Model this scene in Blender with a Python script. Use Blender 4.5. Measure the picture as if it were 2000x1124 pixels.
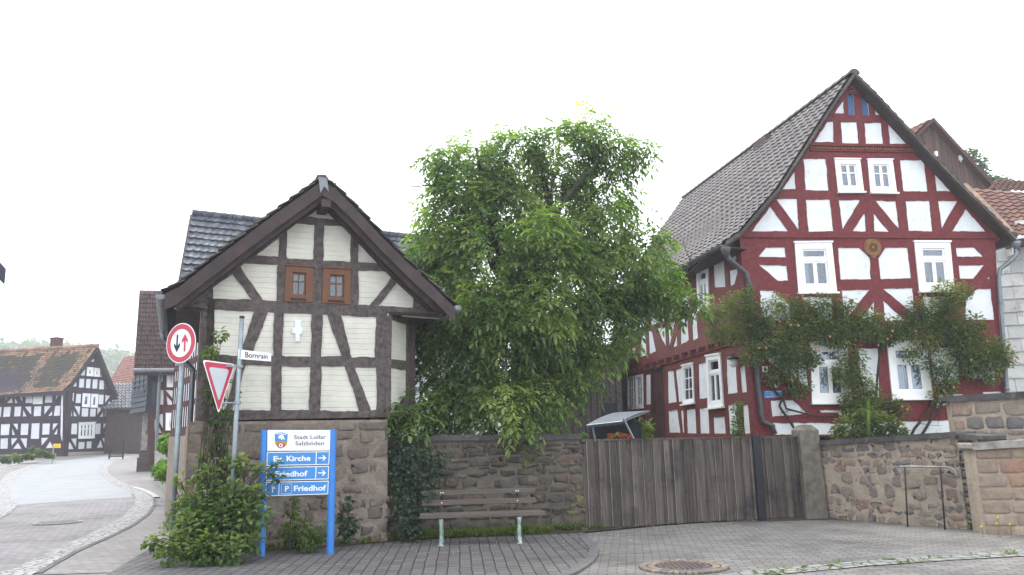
import bpy, math, random
from mathutils import Vector as V, Matrix, noise
from mathutils.geometry import tessellate_polygon
R = math.radians
for o in list(bpy.data.objects): bpy.data.objects.remove(o, do_unlink=True)
sc = bpy.context.scene
COL = sc.collection
rnd = random.Random(7)
# ------------------------------------------------------------ camera (28 mm phone lens, tilted up, slight roll)
F = 1550.0; PITCH = math.atan(300/F); ROLL = R(1.46); EYE = V((0, 0, 1.5))
_r0 = V((1, 0, 0)); _f = V((0, math.cos(PITCH), math.sin(PITCH))); _u0 = V((0, -math.sin(PITCH), math.cos(PITCH)))
_r = _r0*math.cos(ROLL) - _u0*math.sin(ROLL); _u = _u0*math.cos(ROLL) + _r0*math.sin(ROLL)
cd = bpy.data.cameras.new('camera'); cam = bpy.data.objects.new('camera', cd); COL.objects.link(cam)
cam.matrix_world = Matrix(((_r.x, _u.x, -_f.x, EYE.x), (_r.y, _u.y, -_f.y, EYE.y), (_r.z, _u.z, -_f.z, EYE.z), (0, 0, 0, 1)))
cd.sensor_width = 36; cd.lens = F/2000*36; cd.clip_end = 3000; cd.clip_start = .05
sc.camera = cam
# ------------------------------------------------------------ light: bright overcast sky, weak wide sun high behind the trees
SUN_EL, SUN_AZ = 52, -25          # azimuth measured from straight ahead, left negative
w = bpy.data.worlds.new('World'); sc.world = w; w.use_nodes = True
nt = w.node_tree; bg = nt.nodes['Background']
sky = nt.nodes.new('ShaderNodeTexSky'); sky.sky_type = 'NISHITA'; sky.sun_disc = False
sky.sun_elevation = R(SUN_EL); sky.sun_rotation = R(SUN_AZ); sky.dust_density = 6; sky.air_density = 1.2; sky.ozone_density = 1
hs = nt.nodes.new('ShaderNodeHueSaturation'); hs.inputs['Saturation'].default_value = .22
nt.links.new(sky.outputs[0], hs.inputs['Color'])
cl = nt.nodes.new('ShaderNodeMix'); cl.data_type = 'RGBA'; cl.inputs[0].default_value = .72
cl.inputs[7].default_value = (15.5, 16.2, 17.2, 1)          # cloud layer seen through the thin blue
nt.links.new(hs.outputs[0], cl.inputs[6]); nt.links.new(cl.outputs[2], bg.inputs['Color'])
bg.inputs['Strength'].default_value = .10
sd = bpy.data.lights.new('sun', 'SUN'); sd.energy = 1.3; sd.angle = R(14); sd.color = (1, .95, .88)
so = bpy.data.objects.new('sun', sd); COL.objects.link(so)
_sv = V((math.sin(R(SUN_AZ))*math.cos(R(SUN_EL)), math.cos(R(SUN_AZ))*math.cos(R(SUN_EL)), math.sin(R(SUN_EL))))
so.rotation_euler = _sv.to_track_quat('Z', 'Y').to_euler()
vs = sc.view_settings; sc.display_settings.display_device = 'sRGB'
vs.view_transform = 'Standard'; vs.look = 'None'; vs.gamma = 1; vs.use_curve_mapping = False; vs.exposure = 1.02
# ------------------------------------------------------------ survey helpers: read real positions off the photograph
def ray(x, y): return _r*((x-1000)/F) - _u*((y-562)/F) + _f
def proj(p):
    q = V(p)-EYE; d = q.dot(_f); return (1000+F*q.dot(_r)/d, 562-F*q.dot(_u)/d)
def hz(x): return 862-.0255*(x-1000)
def hp(px, Y):
    r = ray(px, hz(px)); return V((r.x*Y/r.y, Y))
def sm(t): t = max(0, min(1, t)); return t*t*(3-2*t)
def gz(x, y):
    a = .0006*max(0, min(y, 60)-12)**2
    b = .16*max(0, min(y-14.9, 7.5)) if x > 0 else 0.75*sm((y-14.2)/.8)
    k = sm((x+3.2)/1.4)
    return a*(1-k)+b*k
def G(px, py, dz=0):
    r = ray(px, py); Y = 2
    while Y < 58:
        p = EYE+r*(Y/r.y)
        if p.z <= gz(p.x, p.y): break
        Y += .02
    p = EYE+r*(Y/r.y); return V((p.x, p.y, gz(p.x, p.y)+dz))
def zt(ox, oy, s): return lambda pts: [(ox+x/s, oy+y/s) for x, y in pts]
class Wall:
    def __init__(s, A, ang, flip=False):
        s.A = V((A[0], A[1], 0)); a = R(ang); s.d = V((math.cos(a), math.sin(a), 0))
        s.n = V((math.sin(a), -math.cos(a), 0))*(-1 if flip else 1)
    def P(s, u, z, off=0): return s.A+s.d*u+s.n*off+V((0, 0, z))
    def uz(s, px, py, off=0):
        r = ray(px, py); t = (s.A+s.n*off-EYE).dot(s.n)/r.dot(s.n); p = EYE+r*t
        return ((p-s.A).dot(s.d), p.z)
    def px(s, x, y, off=0): return s.P(*s.uz(x, y, off), off)
    def shift(s, off):
        w_ = Wall((0, 0), 0); w_.A = s.A+s.n*off; w_.d = s.d; w_.n = s.n; return w_
def wall2(pxa, Ya, pxb, Yb):
    a, b = hp(pxa, Ya), hp(pxb, Yb); w_ = Wall(a, math.degrees(math.atan2(b.y-a.y, b.x-a.x))); w_.L = (b-a).length; return w_
# ------------------------------------------------------------ mesh builder
ORG = {}
class MB:
    def __init__(s): s.v = []; s.f = []; s.m = []; s.uv = []; s.c = []
    def face(s, pts, m=0, uv=None, c=.5):
        n = len(s.v); s.v.extend(pts); s.f.append(tuple(range(n, n+len(pts)))); s.m.append(m); s.uv.append(uv); s.c.append(c)
    def prism(s, pts, vec, m=0, c=.5, holes=(), mback=True):
        pts = [V(p) for p in pts]; vec = V(vec)
        if len(pts) > 4 or holes:
            loops = [pts]+[[V(p) for p in h] for h in holes]; flat = [p for l in loops for p in l]
            nn = sum(((a-pts[0]).cross(b-pts[0]) for a, b in zip(pts[1:], pts[2:])), V((0, 0, 0)))
            ax = nn.normalized(); e1 = ax.orthogonal().normalized(); e2 = ax.cross(e1)
            for t in tessellate_polygon([[V((p.dot(e1), p.dot(e2), 0)) for p in l] for l in loops]):
                q = [flat[i] for i in t]
                if (q[1]-q[0]).cross(q[2]-q[0]).dot(vec) > 0: q.reverse()
                s.face(q, m, None, c)
                if mback: s.face([x+vec for x in reversed(q)], m, None, c)
        else:
            loops = [pts]; s.face(pts, m, None, c)
            if mback: s.face([p+vec for p in reversed(pts)], m, None, c)
        for l in (loops if holes else [pts]):
            for i in range(len(l)):
                a, b = l[i], l[(i+1) % len(l)]; s.face([a, b, b+vec, a+vec], m, None, c)
    def box(s, o, a, b, c_, m=0, c=.5):
        o, a, b, c_ = V(o), V(a), V(b), V(c_)
        for q in ([o, o+a, o+a+b, o+b], [o+c_, o+c_+b, o+c_+a+b, o+c_+a], [o, o+c_, o+c_+a, o+a], [o+b, o+a+b, o+a+b+c_, o+b+c_], [o, o+b, o+b+c_, o+c_], [o+a, o+a+c_, o+a+b+c_, o+a+b]):
            s.face(q, m, None, c)
    def cbox(s, cx, a, b, c_, m=0, c=.5):
        a, b, c_ = V(a), V(b), V(c_); s.box(V(cx)-(a+b+c_)/2, a, b, c_, m, c)
    def tube(s, pts, r, n=8, m=0, c=.5, cap=True):
        pts = [V(p) for p in pts]; rr = r if isinstance(r, (list, tuple)) else [r]*len(pts); rings = []; prev = None; L = 0
        for i, p in enumerate(pts):
            t = (pts[min(i+1, len(pts)-1)]-pts[max(i-1, 0)]).normalized()
            if prev is None: prev = t.orthogonal().normalized()
            e1 = (prev-t*prev.dot(t)).normalized(); prev = e1; e2 = t.cross(e1)
            if i: L += (p-pts[i-1]).length
            rings.append(([p+(e1*math.cos(2*math.pi*k/n)+e2*math.sin(2*math.pi*k/n))*rr[i] for k in range(n)], L, rr[i]))
        base = len(s.v)
        for rg, _, _ in rings: s.v.extend(rg)
        for i in range(len(rings)-1):
            for k in range(n):
                k2 = (k+1) % n; cc = 2*math.pi*max(rings[i][2], .01)/n
                s.f.append((base+i*n+k, base+i*n+k2, base+(i+1)*n+k2, base+(i+1)*n+k)); s.m.append(m); s.c.append(c)
                s.uv.append([(rings[i][1], k*cc), (rings[i][1], (k+1)*cc), (rings[i+1][1], (k+1)*cc), (rings[i+1][1], k*cc)])
        if cap:
            for i, rv in ((0, True), (len(rings)-1, False)):
                f = [base+i*n+k for k in range(n)]; s.f.append(tuple(reversed(f) if rv else f)); s.m.append(m); s.c.append(c); s.uv.append(None)
    def lathe(s, o, prof, n=16, m=0, ax=V((0, 0, 1))):
        ax = V(ax).normalized(); s.tube([V(o)+ax*h for r_, h in prof], [max(r_, .0005) for r_, h in prof], n, m)
    def build(s, name, mats, parent=None, smooth=False, org=None, bevel=0, weld=False):
        me = bpy.data.meshes.new(name)
        if parent is not None: o_ = ORG[parent.name]
        elif org is not None: o_ = V(org)
        else:
            xs = [p[0] for p in s.v]; ys = [p[1] for p in s.v]; zs = [p[2] for p in s.v]
            o_ = V(((min(xs)+max(xs))/2, (min(ys)+max(ys))/2, min(zs)))
        me.from_pydata([V(p)-o_ for p in s.v], [], s.f)
        for mt in (mats if isinstance(mats, (list, tuple)) else [mats]): me.materials.append(mt)
        me.polygons.foreach_set('material_index', s.m)
        if smooth: me.polygons.foreach_set('use_smooth', [True]*len(s.f))
        at = me.attributes.new('var', 'FLOAT', 'FACE'); at.data.foreach_set('value', s.c)
        ul = me.uv_layers.new(name='UVMap'); buf = []
        Z = V((0, 0, 1))
        for f, uv in zip(s.f, s.uv):
            if uv is not None:
                for q in uv: buf.extend(q)
                continue
            p = [V(s.v[i]) for i in f]; nn = (p[1]-p[0]).cross(p[2]-p[0])
            if nn.length < 1e-12: nn = V((0, 0, 1))
            nn.normalize()
            if abs(nn.z) > .985: t, b = V((1, 0, 0)), V((0, 1, 0))
            else:
                t = Z.cross(nn).normalized(); b = nn.cross(t)
            for q in p: buf.extend((q.dot(t), q.dot(b)))
        ul.data.foreach_set('uv', buf)
        me.update()
        ob = bpy.data.objects.new(name, me); COL.objects.link(ob)
        if parent is not None: ob.parent = parent
        else: ob.location = o_
        ORG[ob.name] = o_
        if weld or bevel:
            import bmesh
            bm = bmesh.new(); bm.from_mesh(me); bmesh.ops.remove_doubles(bm, verts=bm.verts, dist=.0004)
            bm.to_mesh(me); bm.free()
        if bevel:
            md = ob.modifiers.new('bevel', 'BEVEL'); md.width = bevel; md.segments = 2; md.limit_method = 'ANGLE'; md.angle_limit = R(40)
        return ob
def tag(o, label, cat=None, group=None, kind=None):
    if label: o['label'] = label
    if cat: o['category'] = cat
    if group: o['group'] = group
    if kind: o['kind'] = kind
    return o
def thing(name, label, cat, loc, group=None):
    o = bpy.data.objects.new(name, None); COL.objects.link(o); o.location = V(loc); o.empty_display_size = .3
    ORG[o.name] = V(loc); return tag(o, label, cat, group)
def struct(o): o['kind'] = 'structure'; return o
# ------------------------------------------------------------ materials
class NT:
    def __init__(s, name):
        s.mat = bpy.data.materials.new(name); s.mat.use_nodes = True; s.t = s.mat.node_tree; s.bs = s.t.nodes['Principled BSDF']
    def n(s, typ, **kw):
        nd = s.t.nodes.new('ShaderNode'+typ)
        for k, v_ in kw.items():
            if k.startswith('i_'):
                key = k[2:].replace('_', ' '); nd.inputs[key].default_value = v_
            else: setattr(nd, k, v_)
        return nd
    def l(s, a, b): s.t.links.new(a, b)
    def coord(s, which='Object', scale=(1, 1, 1), rot=(0, 0, 0)):
        tc = s.n('TexCoord'); mp = s.n('Mapping'); mp.inputs['Scale'].default_value = scale; mp.inputs['Rotation'].default_value = rot
        s.l(tc.outputs[which], mp.inputs[0]); return mp.outputs[0]
    def noise(s, co, scale, detail=4, rough=.6, dist=0):
        nd = s.n('TexNoise'); nd.inputs['Scale'].default_value = scale; nd.inputs['Detail'].default_value = detail
        nd.inputs['Roughness'].default_value = rough; nd.inputs['Distortion'].default_value = dist; s.l(co, nd.inputs['Vector']); return nd.outputs['Fac']
    def ramp(s, fac, a, b, ca=(0, 0, 0, 1), cb=(1, 1, 1, 1)):
        nd = s.n('ValToRGB'); e = nd.color_ramp.elements; e[0].position = a; e[1].position = b; e[0].color = ca; e[1].color = cb
        s.l(fac, nd.inputs[0]); return nd.outputs[0]
    def mix(s, fac, a, b, mode='MIX'):
        nd = s.n('Mix', data_type='RGBA', blend_type=mode)
        for sock, val in ((nd.inputs[0], fac), (nd.inputs[6], a), (nd.inputs[7], b)):
            if isinstance(val, (int, float)): sock.default_value = val
            elif isinstance(val, (tuple, list)): sock.default_value = (*val[:3], 1)
            else: s.l(val, sock)
        return nd.outputs[2]
    def math(s, op, a, b=0.0):
        nd = s.n('Math', operation=op)
        for sock, val in ((nd.inputs[0], a), (nd.inputs[1], b)):
            if isinstance(val, (int, float)): sock.default_value = val
            else: s.l(val, sock)
        return nd.outputs[0]
    def bump(s, h, strength=.4, dist=.02, prev=None):
        nd = s.n('Bump'); nd.inputs['Strength'].default_value = strength; nd.inputs['Distance'].default_value = dist; s.l(h, nd.inputs['Height'])
        if prev: s.l(prev, nd.inputs['Normal'])
        return nd.outputs[0]
    def var(s): nd = s.n('Attribute', attribute_name='var'); return nd.outputs['Fac']
    def fin(s, col, rough=.8, nrm=None, spec=.3, metal=0):
        b = s.bs
        if isinstance(col, (tuple, list)): b.inputs['Base Color'].default_value = (*col[:3], 1)
        else: s.l(col, b.inputs['Base Color'])
        if isinstance(rough, (int, float)): b.inputs['Roughness'].default_value = rough
        else: s.l(rough, b.inputs['Roughness'])
        b.inputs['Specular IOR Level'].default_value = spec; b.inputs['Metallic'].default_value = metal
        if nrm: s.l(nrm, b.inputs['Normal'])
        return s.mat
def mk(name, c1, c2, sc_=4, rough=.8, bump=.3, bs=40, co='Object', st=(1, 1, 1), dirt=None, dsc=1.5, dlo=.5, dhi=.7, varc=None, spec=.3, metal=0, bd=.01):
    t = NT(name); c = t.coord(co, st); f = t.ramp(t.noise(c, sc_), .35, .68); col = t.mix(f, c1, c2)
    if varc is not None: col = t.mix(t.var(), col, t.mix(1.0, col, varc, 'MULTIPLY'))
    if dirt is not None:
        c2_ = t.coord(co, (1, 1, 1)); col = t.mix(t.ramp(t.noise(c2_, dsc, 6, .65), dlo, dhi), col, dirt)
    nr = t.bump(t.noise(c, bs, 5, .7), bump, bd) if bump else None
    return t.fin(col, rough, nr, spec, metal)
M = {}
M['white_plaster'] = mk('white_plaster', (.74, .77, .79), (.64, .67, .69), 2.2, .9, .5, 16, dirt=(.42, .43, .42), dsc=4.5, dlo=.58, dhi=.82)
M['white_plaster_old'] = mk('white_plaster_old', (.72, .74, .78), (.62, .64, .68), 1.2, .9, .2, 20, dirt=(.5, .5, .5), dsc=1.5, dlo=.6, dhi=.85)
M['timber_red'] = mk('timber_red', (.17, .027, .031), (.098, .018, .022), 9, .7, .5, 25, dirt=(.15, .05, .05), dsc=6, dlo=.56, dhi=.75, spec=.25)
M['timber_red_side'] = mk('timber_red_side', (.16, .035, .026), (.105, .02, .021), 1.5, .65, .35, 25, dirt=(.20, .07, .04), dsc=2, dlo=.55, dhi=.8)
M['timber_redbrown'] = mk('timber_redbrown', (.085, .03, .028), (.06, .02, .02), 3, .75, .35, 25)
M['timber_purple'] = mk('timber_purple', (.045, .032, .05), (.028, .02, .034), 3, .8, .3, 15)
def wood(name, c1, c2, c3, along=1, rough=.85, gs=1.0, bump=.6):
    t = NT(name); co = t.coord('UV', (gs*(1.2 if along else 30), gs*(30 if along else 1.2), 1)); g = t.noise(co, 1.0, 6, .7, .6)
    col = t.mix(t.ramp(g, .3, .7), c1, c2); co2 = t.coord('Object'); col = t.mix(t.ramp(t.noise(co2, 1.7, 6, .7), .5, .72), col, c3)
    col = t.mix(t.var(), col, t.mix(1.0, col, (.55, .55, .58), 'MULTIPLY'))
    return t.fin(col, rough, t.bump(g, bump, .006, t.bump(t.noise(co2, 14, 5, .7), .3, .01)), .2)
M['timber_old'] = mk('timber_old', (.125, .102, .098), (.046, .038, .039), 13, .85, .7, 45, dirt=(.12, .098, .085), dsc=7, dlo=.56, dhi=.78, bd=.02)
M['timber_eave'] = mk('timber_eave', (.060, .043, .042), (.036, .027, .03), 5, .8, .4, 30, dirt=(.10, .05, .035), dsc=3, dlo=.6, dhi=.8)
M['planks_gate'] = wood('planks_gate', (.185, .155, .13), (.036, .031, .030), (.035, .032, .038), 0, .9, 1.0)
M['planks_barn'] = wood('planks_barn', (.17, .10, .075), (.09, .05, .04), (.12, .09, .08), 0, .9, 1)
M['planks_edge_lit'] = wood('planks_edge_lit', (.30, .27, .245), (.17, .155, .14), (.12, .11, .10), 0, .9, 1)  # paler wood: light caught on board edges, put into the colour
M['bench_wood'] = wood('bench_wood', (.15, .125, .108), (.08, .068, .06), (.11, .10, .09), 1, .85, 1)
M['oak'] = wood('oak', (.22, .105, .055), (.14, .06, .03), (.18, .08, .045), 0, .45, 1, .15)
M['bark'] = mk('bark', (.055, .048, .04), (.025, .022, .02), 12, .95, .9, 30, st=(1, 1, .3), bd=.03)
M['white_paint'] = mk('white_paint', (.82, .83, .83), (.78, .79, .79), 3, .4, .05, 20, spec=.4)
M['zinc'] = mk('zinc', (.20, .22, .24), (.13, .145, .16), 6, .45, .1, 20, metal=.5)
M['zinc_dark'] = mk('zinc_dark', (.10, .105, .12), (.065, .07, .08), 6, .5, .1, 20, metal=.3)
M['galv'] = mk('galv', (.30, .34, .37), (.22, .26, .29), 9, .5, .1, 40, metal=.6)
M['black_metal'] = mk('black_metal', (.02, .02, .028), (.012, .012, .018), 9, .5, .1, 30)
M['rust_metal'] = mk('rust_metal', (.05, .04, .04), (.03, .025, .025), 9, .6, .3, 60, metal=.3)
M['chrome'] = mk('chrome', (.3, .3, .31), (.2, .2, .21), 9, .35, .0, 60, metal=.9)
M['blue_post'] = mk('blue_post', (.035, .21, .60), (.03, .18, .54), 4, .4, .05, 30, spec=.5)
M['blue_sign'] = mk('blue_sign', (.04, .23, .58), (.035, .21, .54), 4, .35, .0, 30, spec=.5)
M['sign_white'] = mk('sign_white', (.78, .80, .82), (.72, .75, .77), 3, .4, .0, 30, spec=.5)
M['sign_grey'] = mk('sign_grey', (.50, .55, .58), (.44, .48, .52), 3, .4, .0, 30)
M['sign_red'] = mk('sign_red', (.47, .02, .06), (.42, .02, .05), 3, .35, .0, 30, spec=.5)
M['sign_black'] = mk('sign_black', (.014, .014, .03), (.012, .012, .02), 3, .4, 0, 30)
M['gold'] = mk('gold', (.45, .28, .05), (.35, .2, .04), 12, .5, .4, 50)
M['ochre'] = mk('ochre', (.24, .12, .045), (.15, .07, .03), 9, .7, .6, 40)
M['copper_green'] = mk('copper_green', (.22, .33, .28), (.12, .20, .17), 14, .8, .5, 50, dirt=(.45, .48, .44), dsc=9, dlo=.45, dhi=.6)
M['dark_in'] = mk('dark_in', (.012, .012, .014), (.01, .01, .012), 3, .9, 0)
M['curtain'] = mk('curtain', (.55, .57, .6), (.42, .44, .48), 14, .95, .5, 25, st=(4, 4, .2))
M['blue_board'] = mk('blue_board', (.06, .14, .28), (.045, .10, .22), 6, .6, .2, 30)
M['coping'] = mk('coping', (.085, .08, .078), (.045, .043, .045), 5, .9, .8, 22, dirt=(.14, .135, .115), dsc=6, dlo=.56, dhi=.75, varc=(.7, .7, .7), bd=.02)
M['coping_light'] = mk('coping_light', (.30, .27, .24), (.19, .175, .165), 5, .9, .6, 22, dirt=(.1, .1, .09), dsc=5, dlo=.56, dhi=.75, bd=.02)
M['sandstone_post'] = mk('sandstone_post', (.17, .15, .125), (.10, .088, .078), 7, .95, .7, 30, dirt=(.075, .08, .055), dsc=3.5, dlo=.5, dhi=.7, bd=.02)
M['concrete'] = mk('concrete', (.34, .33, .32), (.25, .245, .24), 5, .9, .4, 35, dirt=(.14, .14, .12), dsc=3, dlo=.55, dhi=.75)
M['brown_wall'] = mk('brown_wall', (.085, .062, .06), (.07, .05, .05), 3, .9, .2, 20)
M['slate'] = mk('slate', (.045, .052, .07), (.03, .035, .048), 8, .6, .4, 20)
M['fabric_dark'] = mk('fabric_dark', (.03, .035, .045), (.02, .024, .03), 8, .9, .2, 60)
M['canvas_grey'] = mk('canvas_grey', (.10, .12, .145), (.07, .085, .10), 6, .7, .2, 30)
M['fabric_grey'] = mk('fabric_grey', (.42, .46, .5), (.34, .38, .42), 6, .8, .2, 30)
M['orange'] = mk('orange', (.7, .16, .03), (.55, .1, .02), 6, .5, 0)
M['soil'] = mk('soil', (.07, .055, .042), (.04, .03, .025), 8, .98, .9, 40, bd=.03)
M['yellow'] = mk('yellow', (.75, .50, .04), (.6, .42, .03), 6, .5, 0)
def glass_mat():
    t = NT('window_glass'); t.t.nodes.remove(t.bs)
    tr = t.n('BsdfTransparent'); tr.inputs[0].default_value = (.75, .8, .82, 1); gl = t.n('BsdfGlossy'); gl.inputs['Roughness'].default_value = .03
    gl.inputs[0].default_value = (.85, .9, 1, 1)
    fr = t.n('LayerWeight'); fr.inputs[0].default_value = .35; m_ = t.n('MixShader'); f = t.math('ADD', t.math('MULTIPLY', fr.outputs['Facing'], .35), .07)
    t.l(f, m_.inputs[0]); t.l(tr.outputs[0], m_.inputs[1]); t.l(gl.outputs[0], m_.inputs[2])
    out = [n for n in t.t.nodes if n.type == 'OUTPUT_MATERIAL'][0]; t.l(m_.outputs[0], out.inputs[0]); return t.mat
M['glass'] = glass_mat()
def painted_brick():
    t = NT('painted_brick'); co = t.coord('UV'); nw = t.n('TexNoise'); nw.inputs['Scale'].default_value = 1.6; t.l(co, nw.inputs['Vector'])
    cw = t.mix(.085, co, nw.outputs['Color']); br = t.n('TexBrick', offset=.5); t.l(cw, br.inputs['Vector'])
    for k, v_ in (('Scale', 1.0), ('Mortar Size', .007), ('Mortar Smooth', .8), ('Brick Width', 1.9), ('Row Height', .078)): br.inputs[k].default_value = v_
    br.inputs['Color1'].default_value = (1, 1, 1, 1); br.inputs['Color2'].default_value = (.9, .9, .9, 1); br.inputs['Mortar'].default_value = (.62, .60, .55, 1)
    base = t.mix(t.ramp(t.noise(co, 2.5), .35, .7), (.63, .615, .54), (.52, .51, .455))
    crack = t.ramp(t.noise(t.coord('UV', (1, 3.2, 1)), 2.2, 5), .48, .66); lines = t.mix(crack, (1, 1, 1), br.outputs['Color'])
    col = t.mix(.5, base, lines, 'MULTIPLY'); col = t.mix(t.ramp(t.noise(co, 3.5, 8, .75), .66, .80), col, (.36, .34, .30))
    h = t.math('ADD', br.outputs['Fac'], 0); hh = t.math('MULTIPLY', h, -1)
    return t.fin(col, .9, t.bump(hh, .55, .012, t.bump(t.noise(co, 18, 6, .7), .35, .01)), .2)
M['painted_brick'] = painted_brick()
def tiles(name, c1, c2, moss, mlo=.55, mhi=.7, rough=.75, vdark=(.6, .6, .62), msc=1.3):
    t = NT(name); co = t.coord('Object'); col = t.mix(t.ramp(t.noise(co, 2.0, 5, .7), .35, .68), c1, c2)
    col = t.mix(t.var(), col, t.mix(1.0, col, vdark, 'MULTIPLY')); col = t.mix(t.ramp(t.noise(co, msc, 7, .7), mlo, mhi), col, moss)
    return t.fin(col, rough, t.bump(t.noise(co, 22, 6, .75), .45, .02), .3)
M['tile_grey'] = tiles('tile_grey', (.125, .11, .112), (.09, .08, .085), (.17, .15, .14), .52, .70, .7, (.55, .55, .57))
M['tile_old'] = tiles('tile_old', (.085, .075, .07), (.05, .045, .045), (.15, .14, .12), .5, .7)
M['tile_brown'] = tiles('tile_brown', (.085, .045, .045), (.065, .035, .037), (.07, .05, .05), .6, .8)
M['tile_bluegrey'] = tiles('tile_bluegrey', (.065, .075, .10), (.045, .05, .068), (.15, .17, .20), .5, .68, .5, (.6, .6, .6), 5)
M['tile_red'] = tiles('tile_red', (.19, .085, .06), (.13, .06, .046), (.10, .06, .05), .5, .7)
M['tile_moss'] = tiles('tile_moss', (.14, .115, .095), (.09, .078, .066), (.06, .055, .045), .34, .55, .9, (.6, .6, .6), .8)
M['tile_orange'] = tiles('tile_orange', (.38, .24, .15), (.30, .18, .13), (.15, .115, .09), .46, .62, .8, (.55, .5, .5))
M['tile_lightgrey'] = tiles('tile_lightgrey', (.20, .21, .23), (.15, .16, .175), (.12, .12, .13), .6, .8)
M['brickred'] = tiles('brickred', (.24, .095, .07), (.19, .07, .055), (.14, .07, .06), .6, .8)
M['shingle_white'] = tiles('shingle_white', (.62, .62, .60), (.52, .52, .50), (.20, .20, .19), .56, .74, .9, (.8, .8, .8), 3)
def damp(t, co, col):
    s = t.ramp(t.noise(t.coord('Object', (2.2, 2.2, .22)), 1.3, 5, .6), .50, .66); col = t.mix(t.math('MULTIPLY', s, .75), col, (.035, .03, .03))
    y = t.ramp(t.noise(co, 1.1, 7, .7), .58, .70); return t.mix(t.math('MULTIPLY', y, .6), col, (.22, .19, .05))
def stone_mat(name, cols, dark=(.05, .05, .045), light=None, wet=False):
    t = NT(name); co = t.coord('Object'); nd = t.n('ValToRGB'); e = nd.color_ramp.elements; nd.color_ramp.interpolation = 'LINEAR'
    e[0].color = (*cols[0], 1); e[0].position = 0; e[1].color = (*cols[-1], 1); e[1].position = 1
    for i, c in enumerate(cols[1:-1]): q = nd.color_ramp.elements.new((i+1)/(len(cols)-1)); q.color = (*c, 1)
    t.l(t.var(), nd.inputs[0]); col = nd.outputs[0]
    col = t.mix(t.ramp(t.noise(co, 9, 6, .7), .35, .7), col, t.mix(1.0, col, (.62, .6, .6), 'MULTIPLY'))
    col = t.mix(t.ramp(t.noise(co, 1.6, 7, .7), .52, .74), col, dark)
    if light: col = t.mix(t.ramp(t.noise(co, 3.1, 8, .75), .56, .68), col, light)
    if wet: col = damp(t, co, col)
    return t.fin(col, .93, t.bump(t.noise(co, 26, 7, .75), .8, .03), .2)
M['stone_dark'] = stone_mat('stone_dark', [(.12, .105, .085), (.085, .078, .07), (.13, .09, .07), (.07, .068, .065), (.12, .11, .085), (.105, .095, .08)], (.05, .047, .042), (.19, .17, .135), True)
M['stone_plinth'] = stone_mat('stone_plinth', [(.24, .205, .165), (.18, .155, .135), (.25, .175, .135), (.15, .135, .13), (.25, .215, .17)], (.13, .11, .095), (.30, .25, .205))
M['stone_light'] = stone_mat('stone_light', [(.33, .275, .215), (.19, .175, .17), (.30, .21, .165), (.29, .25, .20), (.15, .145, .155), (.38, .32, .25)], (.17, .15, .125), (.37, .31, .24))
M['stone_block'] = stone_mat('stone_block', [(.44, .37, .27), (.34, .16, .10), (.38, .32, .23), (.30, .23, .18), (.38, .31, .25)], (.22, .18, .15))
M['mortar_dark'] = mk('mortar_dark', (.14, .12, .10), (.095, .085, .07), 6, .95, .9, 30, dirt=(.06, .055, .05), dsc=1.5, dlo=.5, dhi=.72, bd=.03)
M['mortar_mid'] = mk('mortar_mid', (.32, .27, .225), (.21, .175, .15), 6, .95, 1, 24, dirt=(.15, .12, .10), dsc=1.8, dlo=.5, dhi=.72, bd=.04)
M['mortar_light'] = mk('mortar_light', (.40, .335, .265), (.30, .25, .20), 6, .95, .9, 24, dirt=(.22, .19, .155), dsc=1.8, dlo=.52, dhi=.75, bd=.04)
def pavers(name, c1, c2, mort, bw, rh, msize, patch, rot=0, plo=.5, phi=.72, bump=.6, warp=.02):
    t = NT(name); co = t.coord('UV', rot=(0, 0, R(rot))); nw = t.n('TexNoise'); nw.inputs['Scale'].default_value = 3; t.l(co, nw.inputs['Vector'])
    cw = t.mix(warp, co, nw.outputs['Color']); br = t.n('TexBrick', offset=.5); t.l(cw, br.inputs['Vector'])
    for k, v_ in (('Scale', 1.0), ('Mortar Size', msize), ('Mortar Smooth', .3), ('Brick Width', bw), ('Row Height', rh), ('Bias', 0)): br.inputs[k].default_value = v_
    br.inputs['Color1'].default_value = (*c1, 1); br.inputs['Color2'].default_value = (*c2, 1); br.inputs['Mortar'].default_value = (*mort, 1)
    co2 = t.coord('Object'); col = t.mix(t.ramp(t.noise(co2, .55, 7, .7), plo, phi), br.outputs['Color'], t.mix(1.0, br.outputs['Color'], patch, 'MULTIPLY'))
    col = t.mix(t.math('MULTIPLY', t.ramp(t.noise(co2, 30, 3, .8), .4, .8), .5), col, t.mix(1.0, col, (.6, .6, .6), 'MULTIPLY'))
    return t.fin(col, .85, t.bump(t.math('MULTIPLY', br.outputs['Fac'], -1), bump, .012, t.bump(t.noise(co2, 40, 5, .8), .4, .006)), .35)
M['pavers_road'] = pavers('pavers_road', (.235, .222, .21), (.165, .155, .148), (.075, .072, .068), .21, .105, .008, (.55, .54, .52), 8, .46, .66)
M['pavers_left'] = pavers('pavers_left', (.285, .272, .28), (.21, .20, .21), (.115, .11, .112), .21, .105, .008, (.66, .65, .65), 20, .46, .66)  # paler than the road pavers: open-sky brightness put into the colour
M['pavers_walk'] = pavers('pavers_walk', (.145, .137, .137), (.105, .098, .10), (.030, .028, .027), .21, .14, .008, (.75, .72, .66), 86, warp=.03, bump=.9)
M['pavers_side'] = pavers('pavers_side', (.27, .255, .252), (.205, .195, .195), (.12, .115, .112), .21, .105, .007, (.75, .75, .74), 12)
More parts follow.
